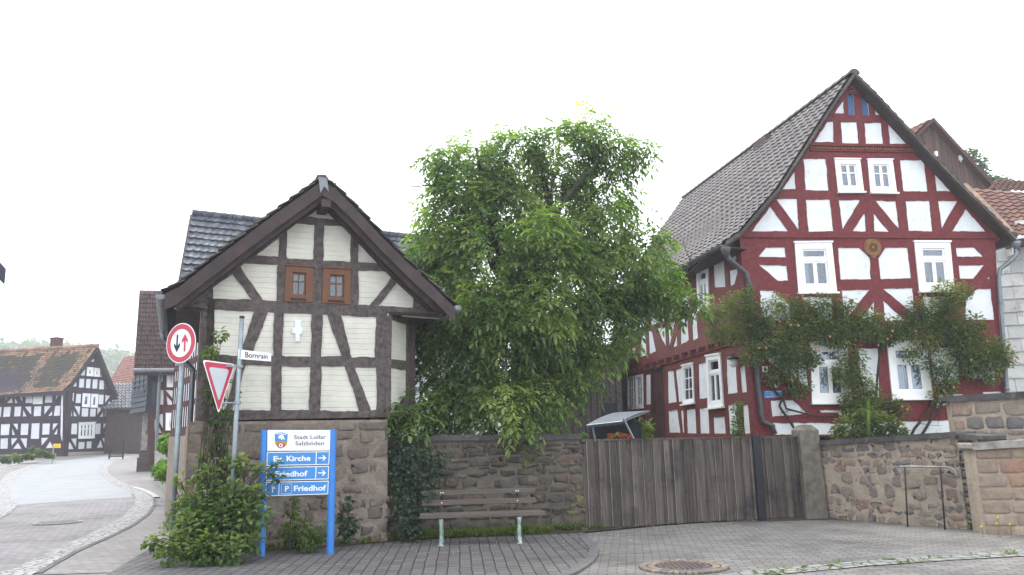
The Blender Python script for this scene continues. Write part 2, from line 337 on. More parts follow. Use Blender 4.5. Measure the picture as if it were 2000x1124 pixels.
def cobbles(name, c1, c2, mort, scl):
    t = NT(name); co = t.coord('UV'); nw = t.n('TexNoise'); nw.inputs['Scale'].default_value = 5; t.l(co, nw.inputs['Vector']); cw = t.mix(.03, co, nw.outputs['Color'])
    vo = t.n('TexVoronoi', feature='DISTANCE_TO_EDGE'); vo.inputs['Scale'].default_value = scl; vo.inputs['Randomness'].default_value = .55; t.l(cw, vo.inputs['Vector'])
    vc = t.n('TexVoronoi', feature='F1'); vc.inputs['Scale'].default_value = scl; vc.inputs['Randomness'].default_value = .55; t.l(cw, vc.inputs['Vector'])
    e = t.ramp(vo.outputs['Distance'], .03, .10); g = t.n('RGBToBW'); t.l(vc.outputs['Color'], g.inputs[0])
    col = t.mix(e, mort, t.mix(g.outputs[0], c1, c2)); h = t.ramp(vo.outputs['Distance'], .0, .28)
    return t.fin(col, .85, t.bump(h, .8, .03, t.bump(t.noise(co, 40), .3, .005)), .3)
M['cobbles'] = cobbles('cobbles', (.42, .42, .42), (.26, .26, .27), (.07, .065, .06), 6.8)
M['cobbles_dark'] = cobbles('cobbles_dark', (.30, .29, .28), (.19, .19, .195), (.07, .08, .04), 5.5)
M['asphalt'] = mk('asphalt', (.27, .28, .295), (.23, .24, .25), 1.2, .85, .35, 120, dirt=(.24, .245, .25), dsc=.8, dlo=.55, dhi=.75, bd=.006)
M['kerb'] = mk('kerb', (.15, .145, .145), (.11, .105, .105), 5, .9, .4, 50, varc=(.8, .8, .8))
M['kerb_light'] = mk('kerb_light', (.45, .45, .45), (.36, .36, .36), 5, .9, .4, 50, varc=(.8, .8, .8))
M['manhole'] = mk('manhole', (.13, .105, .10), (.09, .072, .07), 8, .7, .8, 25, metal=.3, bd=.01)
M['manhole_light'] = mk('manhole_light', (.30, .29, .29), (.24, .23, .23), 8, .7, .6, 25, bd=.01)
M['ground'] = mk('ground', (.10, .10, .07), (.07, .075, .045), 3, .95, .6, 20)
def leaf(name, dark, mid, light, trans=.42, rough=.5):
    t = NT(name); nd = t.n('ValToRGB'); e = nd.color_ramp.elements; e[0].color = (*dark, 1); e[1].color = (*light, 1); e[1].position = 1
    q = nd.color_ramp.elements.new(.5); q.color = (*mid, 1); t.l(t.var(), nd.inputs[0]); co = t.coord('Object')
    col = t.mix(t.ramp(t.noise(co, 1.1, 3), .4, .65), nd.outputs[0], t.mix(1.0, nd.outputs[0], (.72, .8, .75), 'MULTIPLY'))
    t.fin(col, rough, None, .35); tl = t.n('BsdfTranslucent'); lc = t.mix(1.0, col, (1.5, 1.9, .55), 'MULTIPLY'); t.l(lc, tl.inputs[0])
    m_ = t.n('MixShader'); m_.inputs[0].default_value = trans; t.l(t.bs.outputs[0], m_.inputs[1]); t.l(tl.outputs[0], m_.inputs[2])
    out = [n for n in t.t.nodes if n.type == 'OUTPUT_MATERIAL'][0]; t.l(m_.outputs[0], out.inputs[0]); return t.mat
M['leaf_walnut'] = leaf('leaf_walnut', (.035, .070, .028), (.12, .178, .06), (.33, .37, .14), .52)
M['leaf_rose'] = leaf('leaf_rose', (.05, .085, .035), (.13, .17, .055), (.32, .28, .12), .4)
M['leaf_bush'] = leaf('leaf_bush', (.035, .07, .028), (.10, .165, .045), (.30, .33, .12), .35)
M['leaf_ivy'] = leaf('leaf_ivy', (.025, .05, .032), (.045, .075, .045), (.075, .11, .06), .15)
M['leaf_weed'] = leaf('leaf_weed', (.05, .09, .02), (.10, .16, .03), (.24, .26, .06), .4)
M['leaf_far'] = leaf('leaf_far', (.06, .10, .06), (.10, .15, .08), (.16, .21, .10), .25)
M['leaf_shrub'] = leaf('leaf_shrub', (.10, .18, .04), (.17, .27, .06), (.27, .36, .09), .4)
M['petal_red'] = mk('petal_red', (.5, .06, .02), (.4, .05, .05), 5, .6, 0)
M['petal_peach'] = mk('petal_peach', (.6, .25, .15), (.5, .2, .14), 5, .6, 0)
M['petal_yellow'] = mk('petal_yellow', (.8, .6, .03), (.7, .5, .03), 5, .6, 0)
M['petal_white'] = mk('petal_white', (.75, .75, .72), (.65, .65, .62), 5, .6, 0)
# ------------------------------------------------------------ building tools
def wobble(poly, amp, seg, seed=0):
    out = []; n = len(poly)
    for i in range(n):
        a, b = poly[i], poly[(i+1) % n]; L = math.hypot(b[0]-a[0], b[1]-a[1]); k = max(1, int(L/seg))
        nx, ny = -(b[1]-a[1])/max(L, 1e-6), (b[0]-a[0])/max(L, 1e-6)
        for j in range(k):
            t = j/k; x, y = a[0]+(b[0]-a[0])*t, a[1]+(b[1]-a[1])*t
            w_ = amp*(noise.noise(V((x*9, y*9, seed*3.1)))*1.3+noise.noise(V((x*2.5, y*2.5, seed+9)))) if j else 0
            out.append((x+nx*w_, y+ny*w_))
    return out
def inset(poly, d):
    cx = sum(p[0] for p in poly)/len(poly); cy = sum(p[1] for p in poly)/len(poly); o = []
    for x, y in poly:
        L = math.hypot(x-cx, y-cy); k = max(.3, (L-d)/max(L, 1e-5)); o.append((cx+(x-cx)*k, cy+(y-cy)*k))
    return o
def facade(W, parent, outer, panels, wins, thk=.03, mt='timber_red', mp='white_plaster', amp=.006, back=.14, seg=.10, tname='timber_frame', wname='wall'):
    """outer / panels in (u,z) metres on W, wins quads in (u,z). timber frame has real openings, plaster sits behind it."""
    mb = MB(); holes = [wobble(p, amp, seg, i) for i, p in enumerate(panels)]+[list(q) for q in wins]
    mb.prism([W.P(u, z) for u, z in outer], -W.n*thk, 0, .5, [[W.P(u, z) for u, z in h] for h in holes], mback=False)
    tf = mb.build(tname, [M[mt]], parent)
    mb = MB(); mb.prism([W.P(u, z, -thk) for u, z in outer], -W.n*back, 0, .5, [[W.P(u, z, -thk) for u, z in q] for q in wins])
    wl = mb.build(wname, [M[mp]], parent); return tf, wl
def bil(q, s, t):      # q = tl,tr,br,bl ; s right, t down
    a = (q[0][0]+(q[1][0]-q[0][0])*s, q[0][1]+(q[1][1]-q[0][1])*s); b = (q[3][0]+(q[2][0]-q[3][0])*s, q[3][1]+(q[2][1]-q[3][1])*s)
    return (a[0]+(b[0]-a[0])*t, a[1]+(b[1]-a[1])*t)
def window(W, parent, q, trim=.10, sash=.045, transom=0, mull=1, bars=(), mat='white_paint', proud=.03, label=None, curtain=None, sill=True, barw=.02, glass='glass', depth=.05, shadow=True):
    w_ = (math.dist(q[0], q[1])+math.dist(q[3], q[2]))/2; h_ = (math.dist(q[0], q[3])+math.dist(q[1], q[2]))/2
    mb = MB()
    def bar(s0, s1, t0, t1, o0, o1, m=0, b=mb):
        c = [bil(q, s0, t0), bil(q, s1, t0), bil(q, s1, t1), bil(q, s0, t1)]
        b.prism([W.P(u, z, o1) for u, z in c], -W.n*(o1-o0), m)
    a, b_ = trim/w_, trim/h_
    bar(-.004, a, -.004, 1.004, -.08, proud); bar(1-a, 1.004, -.004, 1.004, -.08, proud-.001); bar(a, 1-a, -.004, b_, -.08, proud+.001); bar(a, 1-a, 1-b_, 1.004, -.08, proud+.001)
    bar(-.03, 1.03, -.022, .012, -.02, proud+.025) if trim > .06 else None
    s0, s1, t0, t1 = a, 1-a, b_, 1-b_; e, f = sash/w_, sash/h_; o1 = proud-.03; o0 = o1-depth
    cells = [(s0, s1, t0, t1)]
    if transom:
        tt = t0+(t1-t0)*transom; bar(s0, s1, tt-f*.7, tt+f*.7, o0, o1+.012); cells = [(s0, s1, t0, tt-f*.7, 1), (s0, s1, tt+f*.7, t1, mull)]
    else: cells = [(s0, s1, t0, t1, mull)]
    gl = MB(); 
    for c0, c1, d0, d1, mm in cells:
        n = mm if mm else 1
        for k in range(n):
            x0, x1 = c0+(c1-c0)*k/n, c0+(c1-c0)*(k+1)/n; g = .002
            bar(x0+g, x0+e, d0, d1, o0, o1-.004); bar(x1-e, x1-g, d0, d1, o0, o1-.004); bar(x0+e, x1-e, d0, d0+f, o0, o1-.005); bar(x0+e, x1-e, d1-f, d1, o0, o1-.005)
            bar(x0+e*.6, x1-e*.6, d0+f*.6, d1-f*.6, o0+.018, o0+.024, 0, gl)
            nb, nh = (bars if bars else (0, 0)); bw, bh = barw/w_, barw/h_
            if not (transom and d0 == t0):
                for i in range(nb): xx = x0+(x1-x0)*(i+1)/(nb+1); bar(xx-bw/2, xx+bw/2, d0+f, d1-f, o0+.01, o1-.008)
                for i in range(nh): yy = d0+(d1-d0)*(i+1)/(nh+1) if nh > 1 else d0+(d1-d0)*.38; bar(x0+e, x1-e, yy-bh/2, yy+bh/2, o0+.01, o1-.009)
    wo = mb.build('window', [M[mat]], parent); tag(wo, label)
    gl.build('pane', [M[glass]], wo)
    if sill:
        sb = MB(); bar(-.03, 1.03, 1.006, 1.006+.045/h_, -.06, proud+.07, 0, sb); sb.build('sill', [M[mat]], wo)
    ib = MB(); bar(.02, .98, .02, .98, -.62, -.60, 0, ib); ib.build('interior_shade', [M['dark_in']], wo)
    if curtain:
        cb = MB(); n = 26
        for (x0, x1) in curtain:
            for k in range(n):
                p, r_ = x0+(x1-x0)*k/n, x0+(x1-x0)*(k+1)/n
                z0, z1 = .012*math.sin(k*1.9), .012*math.sin((k+1)*1.9)
                A_, B_, C_, D_ = bil(q, p, .06), bil(q, r_, .06), bil(q, r_, .94), bil(q, p, .94)
                cb.face([W.P(*A_, -.14+z0), W.P(*B_, -.14+z1), W.P(*C_, -.14+z1), W.P(*D_, -.14+z0)])
        cb.build('curtain', [M['curtain']], wo, smooth=True)
    return wo
def lerp(a, b, t): return a+(b-a)*t
def poly_at(P_, t):
    L = [0]
    for a, b in zip(P_, P_[1:]): L.append(L[-1]+(b-a).length)
    d = t*L[-1]
    for i in range(len(P_)-1):
        if d <= L[i+1] or i == len(P_)-2: return lerp(P_[i], P_[i+1], (d-L[i])/max(1e-9, L[i+1]-L[i]))
def tile_patch(L_, R_, nc, nt, amp=.025, step=.03, samp=6, seed=1, jit=.006, sag=0, flip=False, m=0, mb=None, var=1.0, prof='pan', mf=None):
    """courses of overlapping tiles between the edge polylines L_ and R_ (both eave -> ridge)."""
    mb = mb or MB(); rr = random.Random(seed); n = nt*samp
    def S(s, t):
        p = lerp(poly_at(L_, t), poly_at(R_, t), s); p = V(p); p.z -= sag*math.sin(math.pi*s)*math.sin(math.pi*min(1, t+.2))*(1+.5*noise.noise(V((s*6, t*4, seed)))); return p
    grid = [[S(i/n, j/nc) for i in range(n+1)] for j in range(nc+1)]
    mid = grid[nc//2][n//2]; nn = (grid[0][n]-grid[0][0]).cross(grid[nc][0]-grid[0][0]).normalized()
    if nn.z < 0: nn = -nn
    def wv(i):
        f = (i % samp)/samp
        if prof == 'pan': return amp*(.5+.5*math.cos(2*math.pi*f))**1.4
        return amp*(1 if 0 < f < .85 else 0)
    for j in range(nc):
        tj = [rr.uniform(-jit, jit) for _ in range(nt+1)]; tv = [rr.random()**1.5*var for _ in range(nt+1)]; tj[nt] = tj[nt-1]
        lo = []; hi = []; lip = []
        up = (grid[j+1][0]-grid[j][0]).normalized()
        for i in range(n+1):
            k = min(i//samp, nt-1); h = wv(i); d = up*(tj[k])
            lo.append(grid[j][i]-up*.02+d+nn*(h+step)); hi.append(grid[j+1][i]+nn*h); lip.append(grid[j][i]-up*.02+d+nn*(h-.004))
        for i in range(n):
            c = tv[min(i//samp, nt-1)]
            if mf: m = mf((i//samp+.5)/nt, (j+.5)/nc, rr)
            mb.face([lo[i], lo[i+1], hi[i+1], hi[i]], m, None, c); mb.face([lip[i], lip[i+1], lo[i+1], lo[i]], m, None, min(1, c+.3))
    return mb
def deck(pl, pr, D, th, mb, m=0):
    """closed slab under the tiles: pl, pr eave->ridge polylines, D vector to the far gable"""
    dn = V((0, 0, -th))
    for P_ in (pl, pr):
        for a, b in zip(P_, P_[1:]):
            mb.face([a+dn*.12, b+dn*.12, b+D+dn*.12, a+D+dn*.12], m); mb.face([a+dn, a+D+dn, b+D+dn, b+dn], m)
            mb.face([a+dn*.12, a+dn, b+dn, b+dn*.12], m); mb.face([a+D+dn*.12, b+D+dn*.12, b+D+dn, a+D+dn], m)
        a = P_[0]; mb.face([a+dn*.12, a+D+dn*.12, a+D+dn, a+dn], m)
def board(P_, W, th, off0, off1, mb, m=0, drop=0):
    dn = V((0, 0, -th)); d0 = V((0, 0, -drop))
    for a, b in zip(P_, P_[1:]):
        a0, b0 = a+W.n*off0+d0, b+W.n*off0+d0; mb.prism([a0, b0, b0+dn, a0+dn], W.n*(off1-off0), m)
def stones(W, u0, u1, bot, top, rows=(.10, .22), wid=(.12, .38), gap=.018, bulge=.025, seed=3, off=0, skip=0.0, jit=.02, regular=False):
    rr = random.Random(seed); mb = MB(); z = min(bot(u0), bot(u1))+.0; zt_ = max(top(u0), top(u1))
    while z < zt_:
        h = rr.uniform(*rows); u = u0+rr.uniform(-.05, 0)
        while u < u1:
            w_ = rr.uniform(*wid)*(.7+.3*h/rows[1]); hh = h*rr.uniform(.85, 1.12) if not regular else h; zz = z+(rr.uniform(-.03, .03) if not regular else 0)
            cu, cz = u+w_/2, zz+hh/2; a, b = w_/2-gap, hh/2-gap; nn_ = 10
            if rr.random() >= skip and a > .03 and b > .02 and cz-b*.3 > bot(cu) and cz+b*.2 < top(cu):
                pts = []; pw = rr.uniform(.28, .5) if not regular else .2
                for k in range(nn_):
                    an = 2*math.pi*(k+.5)/nn_; cx, cy = math.cos(an), math.sin(an)
                    px_ = cu+a*math.copysign(abs(cx)**pw, cx)+rr.uniform(-jit, jit); pz = cz+b*math.copysign(abs(cy)**pw, cy)+rr.uniform(-jit, jit)
                    px_ = max(u0+.004, min(u1-.004, px_)); pz = max(bot(px_)+.003, min(top(px_)-.003, pz)); pts.append((px_, pz))
                c = rr.random(); bl = bulge*rr.uniform(.4, 1.2); base = len(mb.v); tl = rr.uniform(-.3, .3)*bl
                for sc__, o_ in ((1.0, -.012), (.93, bl*.6), (.70, bl)):
                    for x, y in pts: mb.v.append(W.P(cu+(x-cu)*sc__, cz+(y-cz)*sc__, off+o_+(tl*(x-cu)/a if o_ > 0 else 0)))
                for rg in range(2):
                    for k in range(nn_):
                        k2 = (k+1) % nn_; mb.f.append((base+rg*nn_+k, base+rg*nn_+k2, base+(rg+1)*nn_+k2, base+(rg+1)*nn_+k)); mb.m.append(0); mb.c.append(c); mb.uv.append(None)
                mb.f.append(tuple(base+2*nn_+k for k in range(nn_))); mb.m.append(0); mb.c.append(c); mb.uv.append(None)
            u += w_
        z += h
    return mb
def slab(W, u0, u1, bot, top, th, amp=.012, step=.15, off=0, m=0):
    """rough mortar body of a wall, front face subdivided and uneven"""
    mb = MB(); n = max(2, int((u1-u0)/step)); k = max(2, int((top(u0)-bot(u0))/step))
    def pt(i, j):
        u = u0+(u1-u0)*i/n; z = bot(u)+(top(u)-bot(u))*j/k; return W.P(u, z, off+amp*noise.noise(V((u*4, z*4, 5)))*(0 if j in (k,) else 1))
    for i in range(n):
        for j in range(k): mb.face([pt(i, j), pt(i+1, j), pt(i+1, j+1), pt(i, j+1)], m)
    A, B, C_, D_ = W.P(u0, bot(u0), off-th), W.P(u1, bot(u1), off-th), W.P(u1, top(u1), off-th), W.P(u0, top(u0), off-th)
    mb.face([B, A, D_, C_], m); mb.face([pt(0, k), pt(n, k), C_, D_], m)
    mb.face([pt(0, 0), pt(0, k), D_, A], m); mb.face([pt(n, k), pt(n, 0), B, C_], m)
    return mb
def coping(W, u0, u1, top, h, o0, o1, seed, wid=(.5, .9), mb=None, gap=.008):
    mb = mb or MB(); rr = random.Random(seed); u = u0
    while u < u1-.05:
        w_ = min(rr.uniform(*wid), u1-u)
        if u1-u-w_ < .2: w_ = u1-u
        a, b = u+gap, u+w_-gap; j = rr.uniform(-.008, .008); o = rr.uniform(-.012, .012); hh = h*rr.uniform(.85, 1.1)
        p = [W.P(a, top(a)+j, o1+o), W.P(b, top(b)+j, o1+o), W.P(b, top(b)+j+hh, o1+o-.01), W.P(a, top(a)+j+hh*.97, o1+o-.01)]
        mb.prism(p, -W.n*(o1-o0), 0, rr.random()); u += w_
    return mb
def line_tb(W, pts_px, off=0):
    q = [W.uz(x, y, off) for x, y in pts_px]
    def f(u):
        if u <= q[0][0]: a, b = q[0], q[1]
        elif u >= q[-1][0]: a, b = q[-2], q[-1]
        else:
            for a, b in zip(q, q[1:]):
                if a[0] <= u <= b[0]: break
        return a[1]+(b[1]-a[1])*(u-a[0])/max(1e-6, b[0]-a[0])
    return f
# ------------------------------------------------------------ foliage
def rvec(r):
    while True:
        p = V((r.uniform(-1, 1), r.uniform(-1, 1), r.uniform(-1, 1)))
        if .02 < p.length < 1: return p
def add_leaf(mb, p, d, up, L, w_, c, m=0, fold=.25):
    d = d.normalized(); s = d.cross(up)
    if s.length < 1e-3: s = d.orthogonal()
    s.normalize(); n = s.cross(d); b = len(mb.v); mid = p+d*L*.42-n*w_*fold
    e = n*w_*fold*1.6; a1 = p+d*L*.22; a2 = p+d*L*.66-n*w_*fold
    mb.v.extend((p, a1+s*w_*.78+e, a2+s*w_*.80+e, p+d*L-n*w_*fold*1.5, a2-s*w_*.80+e, a1-s*w_*.78+e))
    mb.f.append((b, b+1, b+2, b+3)); mb.f.append((b, b+3, b+4, b+5))
    for _ in (0, 1): mb.m.append(m); mb.c.append(c); mb.uv.append([(0, 0), (0, 1), (1, 1), (1, 0)])
def fast_build(mb, name, mats, parent=None, org=None):
    return mb.build(name, mats, parent, False, org)
def blob_leaves(mb, blobs, n, size, r, shell=.5, hang=.3, compound=0, cvar=lambda p, q: None, m=0, asp=.42):
    """blobs: (centre V, radii V). leaves gather in twig-like sprays near each blob's surface"""
    wts = [max(b[1].x*b[1].z, .001)**1.0 for b in blobs]; tot = sum(wts)
    for bi, (c, rad) in enumerate(blobs):
        for _ in range(int(n*wts[bi]/tot)):
            q = rvec(r); q = q.normalized()*(shell+(1-shell)*r.random()**.7)*(1+.22*noise.noise(q.normalized()*2.3+c)); p = c+V((q.x*rad.x, q.y*rad.y, q.z*rad.z))
            out = V((q.x, q.y, q.z*.6)).normalized()
            d = (out+rvec(r)*.7+V((0, 0, -hang))).normalized(); up = (V((0, 0, 1))+rvec(r)*.6).normalized()
            cv = max(0, min(1, .26+.40*r.random()+.24*q.z+.45*noise.noise(p*1.5))); s = size*r.uniform(.6, 1.35)  # leaves paler toward each blob's top, darker in clumps: painted light and shade
            if compound:
                k = compound; L = s*3.0; side = d.cross(up).normalized() if d.cross(up).length > .01 else d.orthogonal()
                for i in range(k):
                    t = (i+.6)/k; base = p+d*L*t+V((0, 0, -hang*L*t*t*.6))
                    for sg in (-1, 1):
                        dd = (side*sg*.95+d*.55+V((0, 0, -.35*hang-.15))+rvec(r)*.18).normalized(); add_leaf(mb, base, dd, up, s*(.75+.35*t)*1.15, s*.26, min(1, max(0, cv+r.uniform(-.12, .12))), m)
                add_leaf(mb, p+d*L+V((0, 0, -hang*L*.6)), (d+V((0, 0, -hang))).normalized(), up, s*1.35, s*.30, min(1, cv+.1), m)
            else: add_leaf(mb, p, d, up, s, s*asp, cv, m)
    return mb
def pxblob(px, py, r, Y, dy=.8, sq=1.0):
    rr_ = ray(px, py); t = Y/rr_.y; c = EYE+rr_*t; rm = r*t/F; return (c, V((rm, rm*dy, rm*sq)))
def branch(mb, p, d, L, r0, depth, r, ends=None, bend=.35, kids=3):
    pts = [p]; rs = [r0]; q = V(p); dd = V(d).normalized(); n = 5
    for i in range(n):
        dd = (dd+rvec(r)*bend*.35+V((0, 0, .06))).normalized(); q = q+dd*L/n; pts.append(V(q)); rs.append(r0*(1-.6*(i+1)/n))
    mb.tube(pts, rs, 7 if r0 > .04 else 5)
    if depth > 0:
        for k in range(kids):
            i = r.randint(2, n); nd = (dd+rvec(r)*.95).normalized(); branch(mb, pts[i], nd, L*r.uniform(.55, .8), rs[i]*.75, depth-1, r, ends, bend, kids)
    elif ends is not None: ends.append(V(q))
def U(W, pts, off=0): return [W.uz(x, y, off) for x, y in pts]
ZA = zt(300, 320, 1984/600); ZB = zt(300, 580, 2000/600); Z1 = zt(1280, 120, 1839/720); Z2 = zt(1180, 440, 1124/420); Z3 = zt(1440, 440, 1499/560); ZC = zt(0, 640, 1499/400)
# ============================================================ small brown half-timbered house on its stone plinth
WS = Wall(hp(392, 11.9), 23); uR = WS.uz(759, 700)[0]; BACK = V((-math.sin(R(23)), math.cos(R(23)), 0))
SH = thing('small_house', 'small brown timbered house with cream infill and two brown gable windows, on a stone plinth', 'house', WS.P(1.4, 1.8, -1.5))
WV = WS.shift(.42)     # verge plane
vL = [WV.px(x, y) for x, y in [(322, 572), (347, 561), (378, 537), (418, 506), (474, 464), (536, 418), (588, 381), (629, 352)]]
vR = [WV.px(x, y) for x, y in [(888, 600), (851, 563), (796, 512), (747, 463), (693, 405), (654, 366), (629, 352)]]
DS = BACK*4.6
mb = MB(); deck(vL, vR, DS, .07, mb); SHr = mb.build('roof', [M['timber_eave']], SH)
mb = tile_patch([p+V((0, 0, .01)) for p in vL], [p+DS+V((0, 0, .01)) for p in vL], 15, 18, .03, .035, 6, 11, .02, .03)
tile_patch([p+V((0, 0, .01)) for p in vR], [p+DS+V((0, 0, .01)) for p in vR], 15, 18, .03, .035, 6, 12, .02, .03, mb=mb)
mb.build('roof_tiles', [M['tile_old']], SHr)
# loose verge tiles sticking out over the left bargeboard
mb = MB(); rr = random.Random(5)
for i in range(13):
    t = (i+.5)/13; p = poly_at(vL, t); q = poly_at(vL, min(1, t+.05)); d = (q-p).normalized(); up = d.cross(WS.n).normalized()
    up = up if up.z > 0 else -up; w_ = .24; a = p+up*.05+WS.n*rr.uniform(.01, .05)-d*.03
    mb.box(a-up*.0, d*w_+up*-.035, -WS.n*.28, up*.022, 0, rr.random())
for i in range(11):
    t = (i+.5)/11; p = poly_at(vR, t); q = poly_at(vR, min(1, t+.05)); d = (q-p).normalized(); up = d.cross(WS.n).normalized(); up = up if up.z > 0 else -up
    mb.box(p+up*.05+WS.n*rr.uniform(0, .03)-d*.03, d*.27+up*-.03, -WS.n*.28, up*.022, 0, rr.random())
mb.build('verge_tiles', [M['tile_old']], SHr)
# ridge tiles and end cap
mb = MB(); ap = vL[-1]
for k in range(12):
    c = ap+BACK*(.02+.38*k)+V((0, 0, .015)); pr_ = [(.10, 0), (.095, .40)]
    pts = []
    for h, rad in ((-.05, .105), (.40, .09)):
        pts.append([c+BACK*h+WS.d*(rad*math.cos(a))+V((0, 0, rad*.85*math.sin(a)-.02)) for a in [math.pi*j/8 for j in range(9)]])
    for j in range(8): mb.face([pts[0][j], pts[0][j+1], pts[1][j+1], pts[1][j]], 0, None, rnd.random())
    if k == 0: mb.face(pts[0], 0)
mb.build('ridge_tiles', [M['tile_old']], SHr, smooth=True)
mb = MB(); board(vL, WS, .23, .005, .035, mb, 0, .035); board(vR, WS, .23, .005, .036, mb, 0, .035)
board([p-WS.n*0 for p in vL[1:]], WS, .16, -.10, -.06, mb, 0, .2); board(vR[1:], WS, .16, -.10, -.061, mb, 0, .2)
board(vL[1:], WS, .18, -.41, -.30, mb, 0, .16); board(vR[1:], WS, .18, -.41, -.301, mb, 0, .16)
mb.build('bargeboard', [M['timber_eave']], SHr)
# purlin ends
for x, y in ((628, 412), (452, 508), (800, 545)):
    mb = MB(); p = WS.px(x, y); mb.cbox(p+WS.n*.2, WS.d*.15, WS.n*.5, V((0, 0, .13))); mb.build('purlin', [M['timber_eave']], SHr, bevel=.008)

# lead saddle at the ridge end
mb = MB(); p = ap+WS.n*.045
mb.prism([p+WS.d*-.07+V((0, 0, .03)), p+WS.d*.07+V((0, 0, .02)), p+WS.d*.10+V((0, 0, -.20)), p+WS.d*.03+V((0, 0, -.12)), p+WS.d*-.03+V((0, 0, -.24))], WS.n*.012)
mb.build('ridge_cap', [M['zinc']], SHr)
# gable frame
gp = [WS.px(x, y) for x, y in [(0, 0)]]
outer = U(WS, [(381, 822), (392, 607), (340, 601), (352, 586), (378, 566), (474, 490), (556, 428), (629, 370), (700, 440), (760, 500), (850, 588), (866, 612), (862, 622), (762, 614), (760, 815)])
pan = [ZA(p) for p in [
 [(1060, 292), (1105, 297), (1170, 360), (985, 343)], [(862, 432), (925, 385), (1040, 392), (1032, 618), (862, 612)], [(1102, 397), (1220, 402), (1275, 460), (1272, 635), (1093, 628)],
 [(812, 478), (808, 603), (662, 592)], [(1322, 512), (1450, 645), (1322, 635)], [(590, 643), (803, 650), (795, 888), (705, 880), (562, 662)], [(512, 708), (640, 880), (385, 872), (383, 800)],
 [(1322, 688), (1500, 697), (1535, 735), (1395, 915), (1322, 912)], [(1575, 760), (1680, 870), (1675, 930), (1450, 920)]]]
pan += [ZB(p) for p in [
 [(393, 83), (655, 95), (560, 385), (395, 375)], [(745, 98), (787, 102), (778, 385), (640, 378)], [(600, 445), (770, 447), (762, 740), (505, 738)], [(393, 430), (545, 436), (470, 735), (385, 733)],
 [(848, 105), (1030, 112), (1025, 390), (838, 385)], [(835, 450), (1022, 455), (1015, 738), (832, 735)], [(1100, 115), (1133, 115), (1225, 385), (1090, 390)], [(1218, 120), (1450, 132), (1443, 395), (1290, 395)],
 [(1090, 450), (1245, 450), (1340, 745), (1085, 742)], [(1310, 460), (1452, 458), (1450, 735), (1415, 740)]]]
win = [ZA([(855, 657), (1030, 668), (1023, 895), (845, 890)]), ZA([(1095, 673), (1272, 682), (1270, 908), (1088, 900)])]
pan = [U(WS, p) for p in pan]; win = [U(WS, q) for q in win]
facade(WS, SH, outer, pan, win, .022, 'timber_old', 'painted_brick', .012, .12, .06)
for q in win:
    wo = window(WS, SH, q, trim=.105, sash=.022, mull=1, bars=(1, 1), mat='oak', proud=.02, sill=False, barw=.018)
    mb = MB(); c = [bil(q, .22, .90), bil(q, .78, .91), bil(q, .78, .955), bil(q, .22, .95)]; mb.prism([WS.P(u, z, .045) for u, z in c], -WS.n*.03); mb.build('sill', [M['timber_eave']], wo)
# white cross of bricks let into the middle panel
mb = MB(); c = ZB([(918, 155), (958, 155), (960, 200), (970, 202), (970, 242), (955, 244), (950, 292), (922, 294), (922, 240), (898, 238), (898, 200), (920, 198)])
mb.prism([WS.P(*WS.uz(x, y), .008) for x, y in c], -WS.n*.04); mb.build('brick_cross', [M['white_plaster']], SH, bevel=.004)
# short side bay wall on the right, then the rest of the body
p0 = WS.px(762, 700); WB2 = Wall((p0.x, p0.y), 90-14.5); WB2.n = V((WB2.d.y, -WB2.d.x, 0))
outer = U(WB2, [(762, 814), (761, 612), (804, 625), (803, 812)])
facade(WB2, SH, outer, [U(WB2, ZB(p)) for p in ([(1552, 150), (1652, 180), (1650, 418), (1548, 405)], [(1548, 462), (1650, 478), (1648, 640), (1545, 760)])], [], .022, 'timber_old', 'painted_brick', .01, .12, .06, 'side_timber_frame', 'side_wall')
mb = MB(); zl, zh = 1.75, 3.45
pL = WS.P(0, 0); pBL = pL+BACK*3.9; pR = WB2.P(.85, 0); pBR = pR+BACK*3.2
for a, b in ((pL, pBL), (pBL, pBR), (pR, pBR)):
    mb.prism([a+V((0, 0, zl)), b+V((0, 0, zl)), b+V((0, 0, zh+.3)), a+V((0, 0, zh+.3))], V((b-a).cross(V((0, 0, 1))).normalized())*.1)
mb.build('rear_wall', [M['timber_eave']], SH)
# soffit boards under both eaves
mb = MB(); za1, za2, zb1, zb2 = WS.uz(344, 603)[1], WS.uz(392, 609)[1], WS.uz(759, 616)[1], WS.uz(856, 620)[1]; ul = WS.uz(344, 603)[0]; ur = WS.uz(856, 620)[0]
mb.prism([WS.P(ul, za1), WS.P(.02, za2), WS.P(.02, za2)+DS*.85, WS.P(ul, za1)+DS*.85], V((0, 0, .05)))
mb.prism([WS.P(uR-.05, zb1+.01), WS.P(ur, zb2+.01), WS.P(ur, zb2+.01)+DS*.85, WS.P(uR-.05, zb1+.01)+DS*.85], V((0, 0, .05)))
mb.build('soffit', [M['timber_eave']], SHr)
mb = MB(); a, b = WS.px(760.5, 617, .008), WS.px(759.5, 814, .008); mb.prism([a-WS.d*.05, a+WS.d*.035, b+WS.d*.035, b-WS.d*.05], -WS.n*.2); mb.build('corner_post', [M['timber_old']], SH)
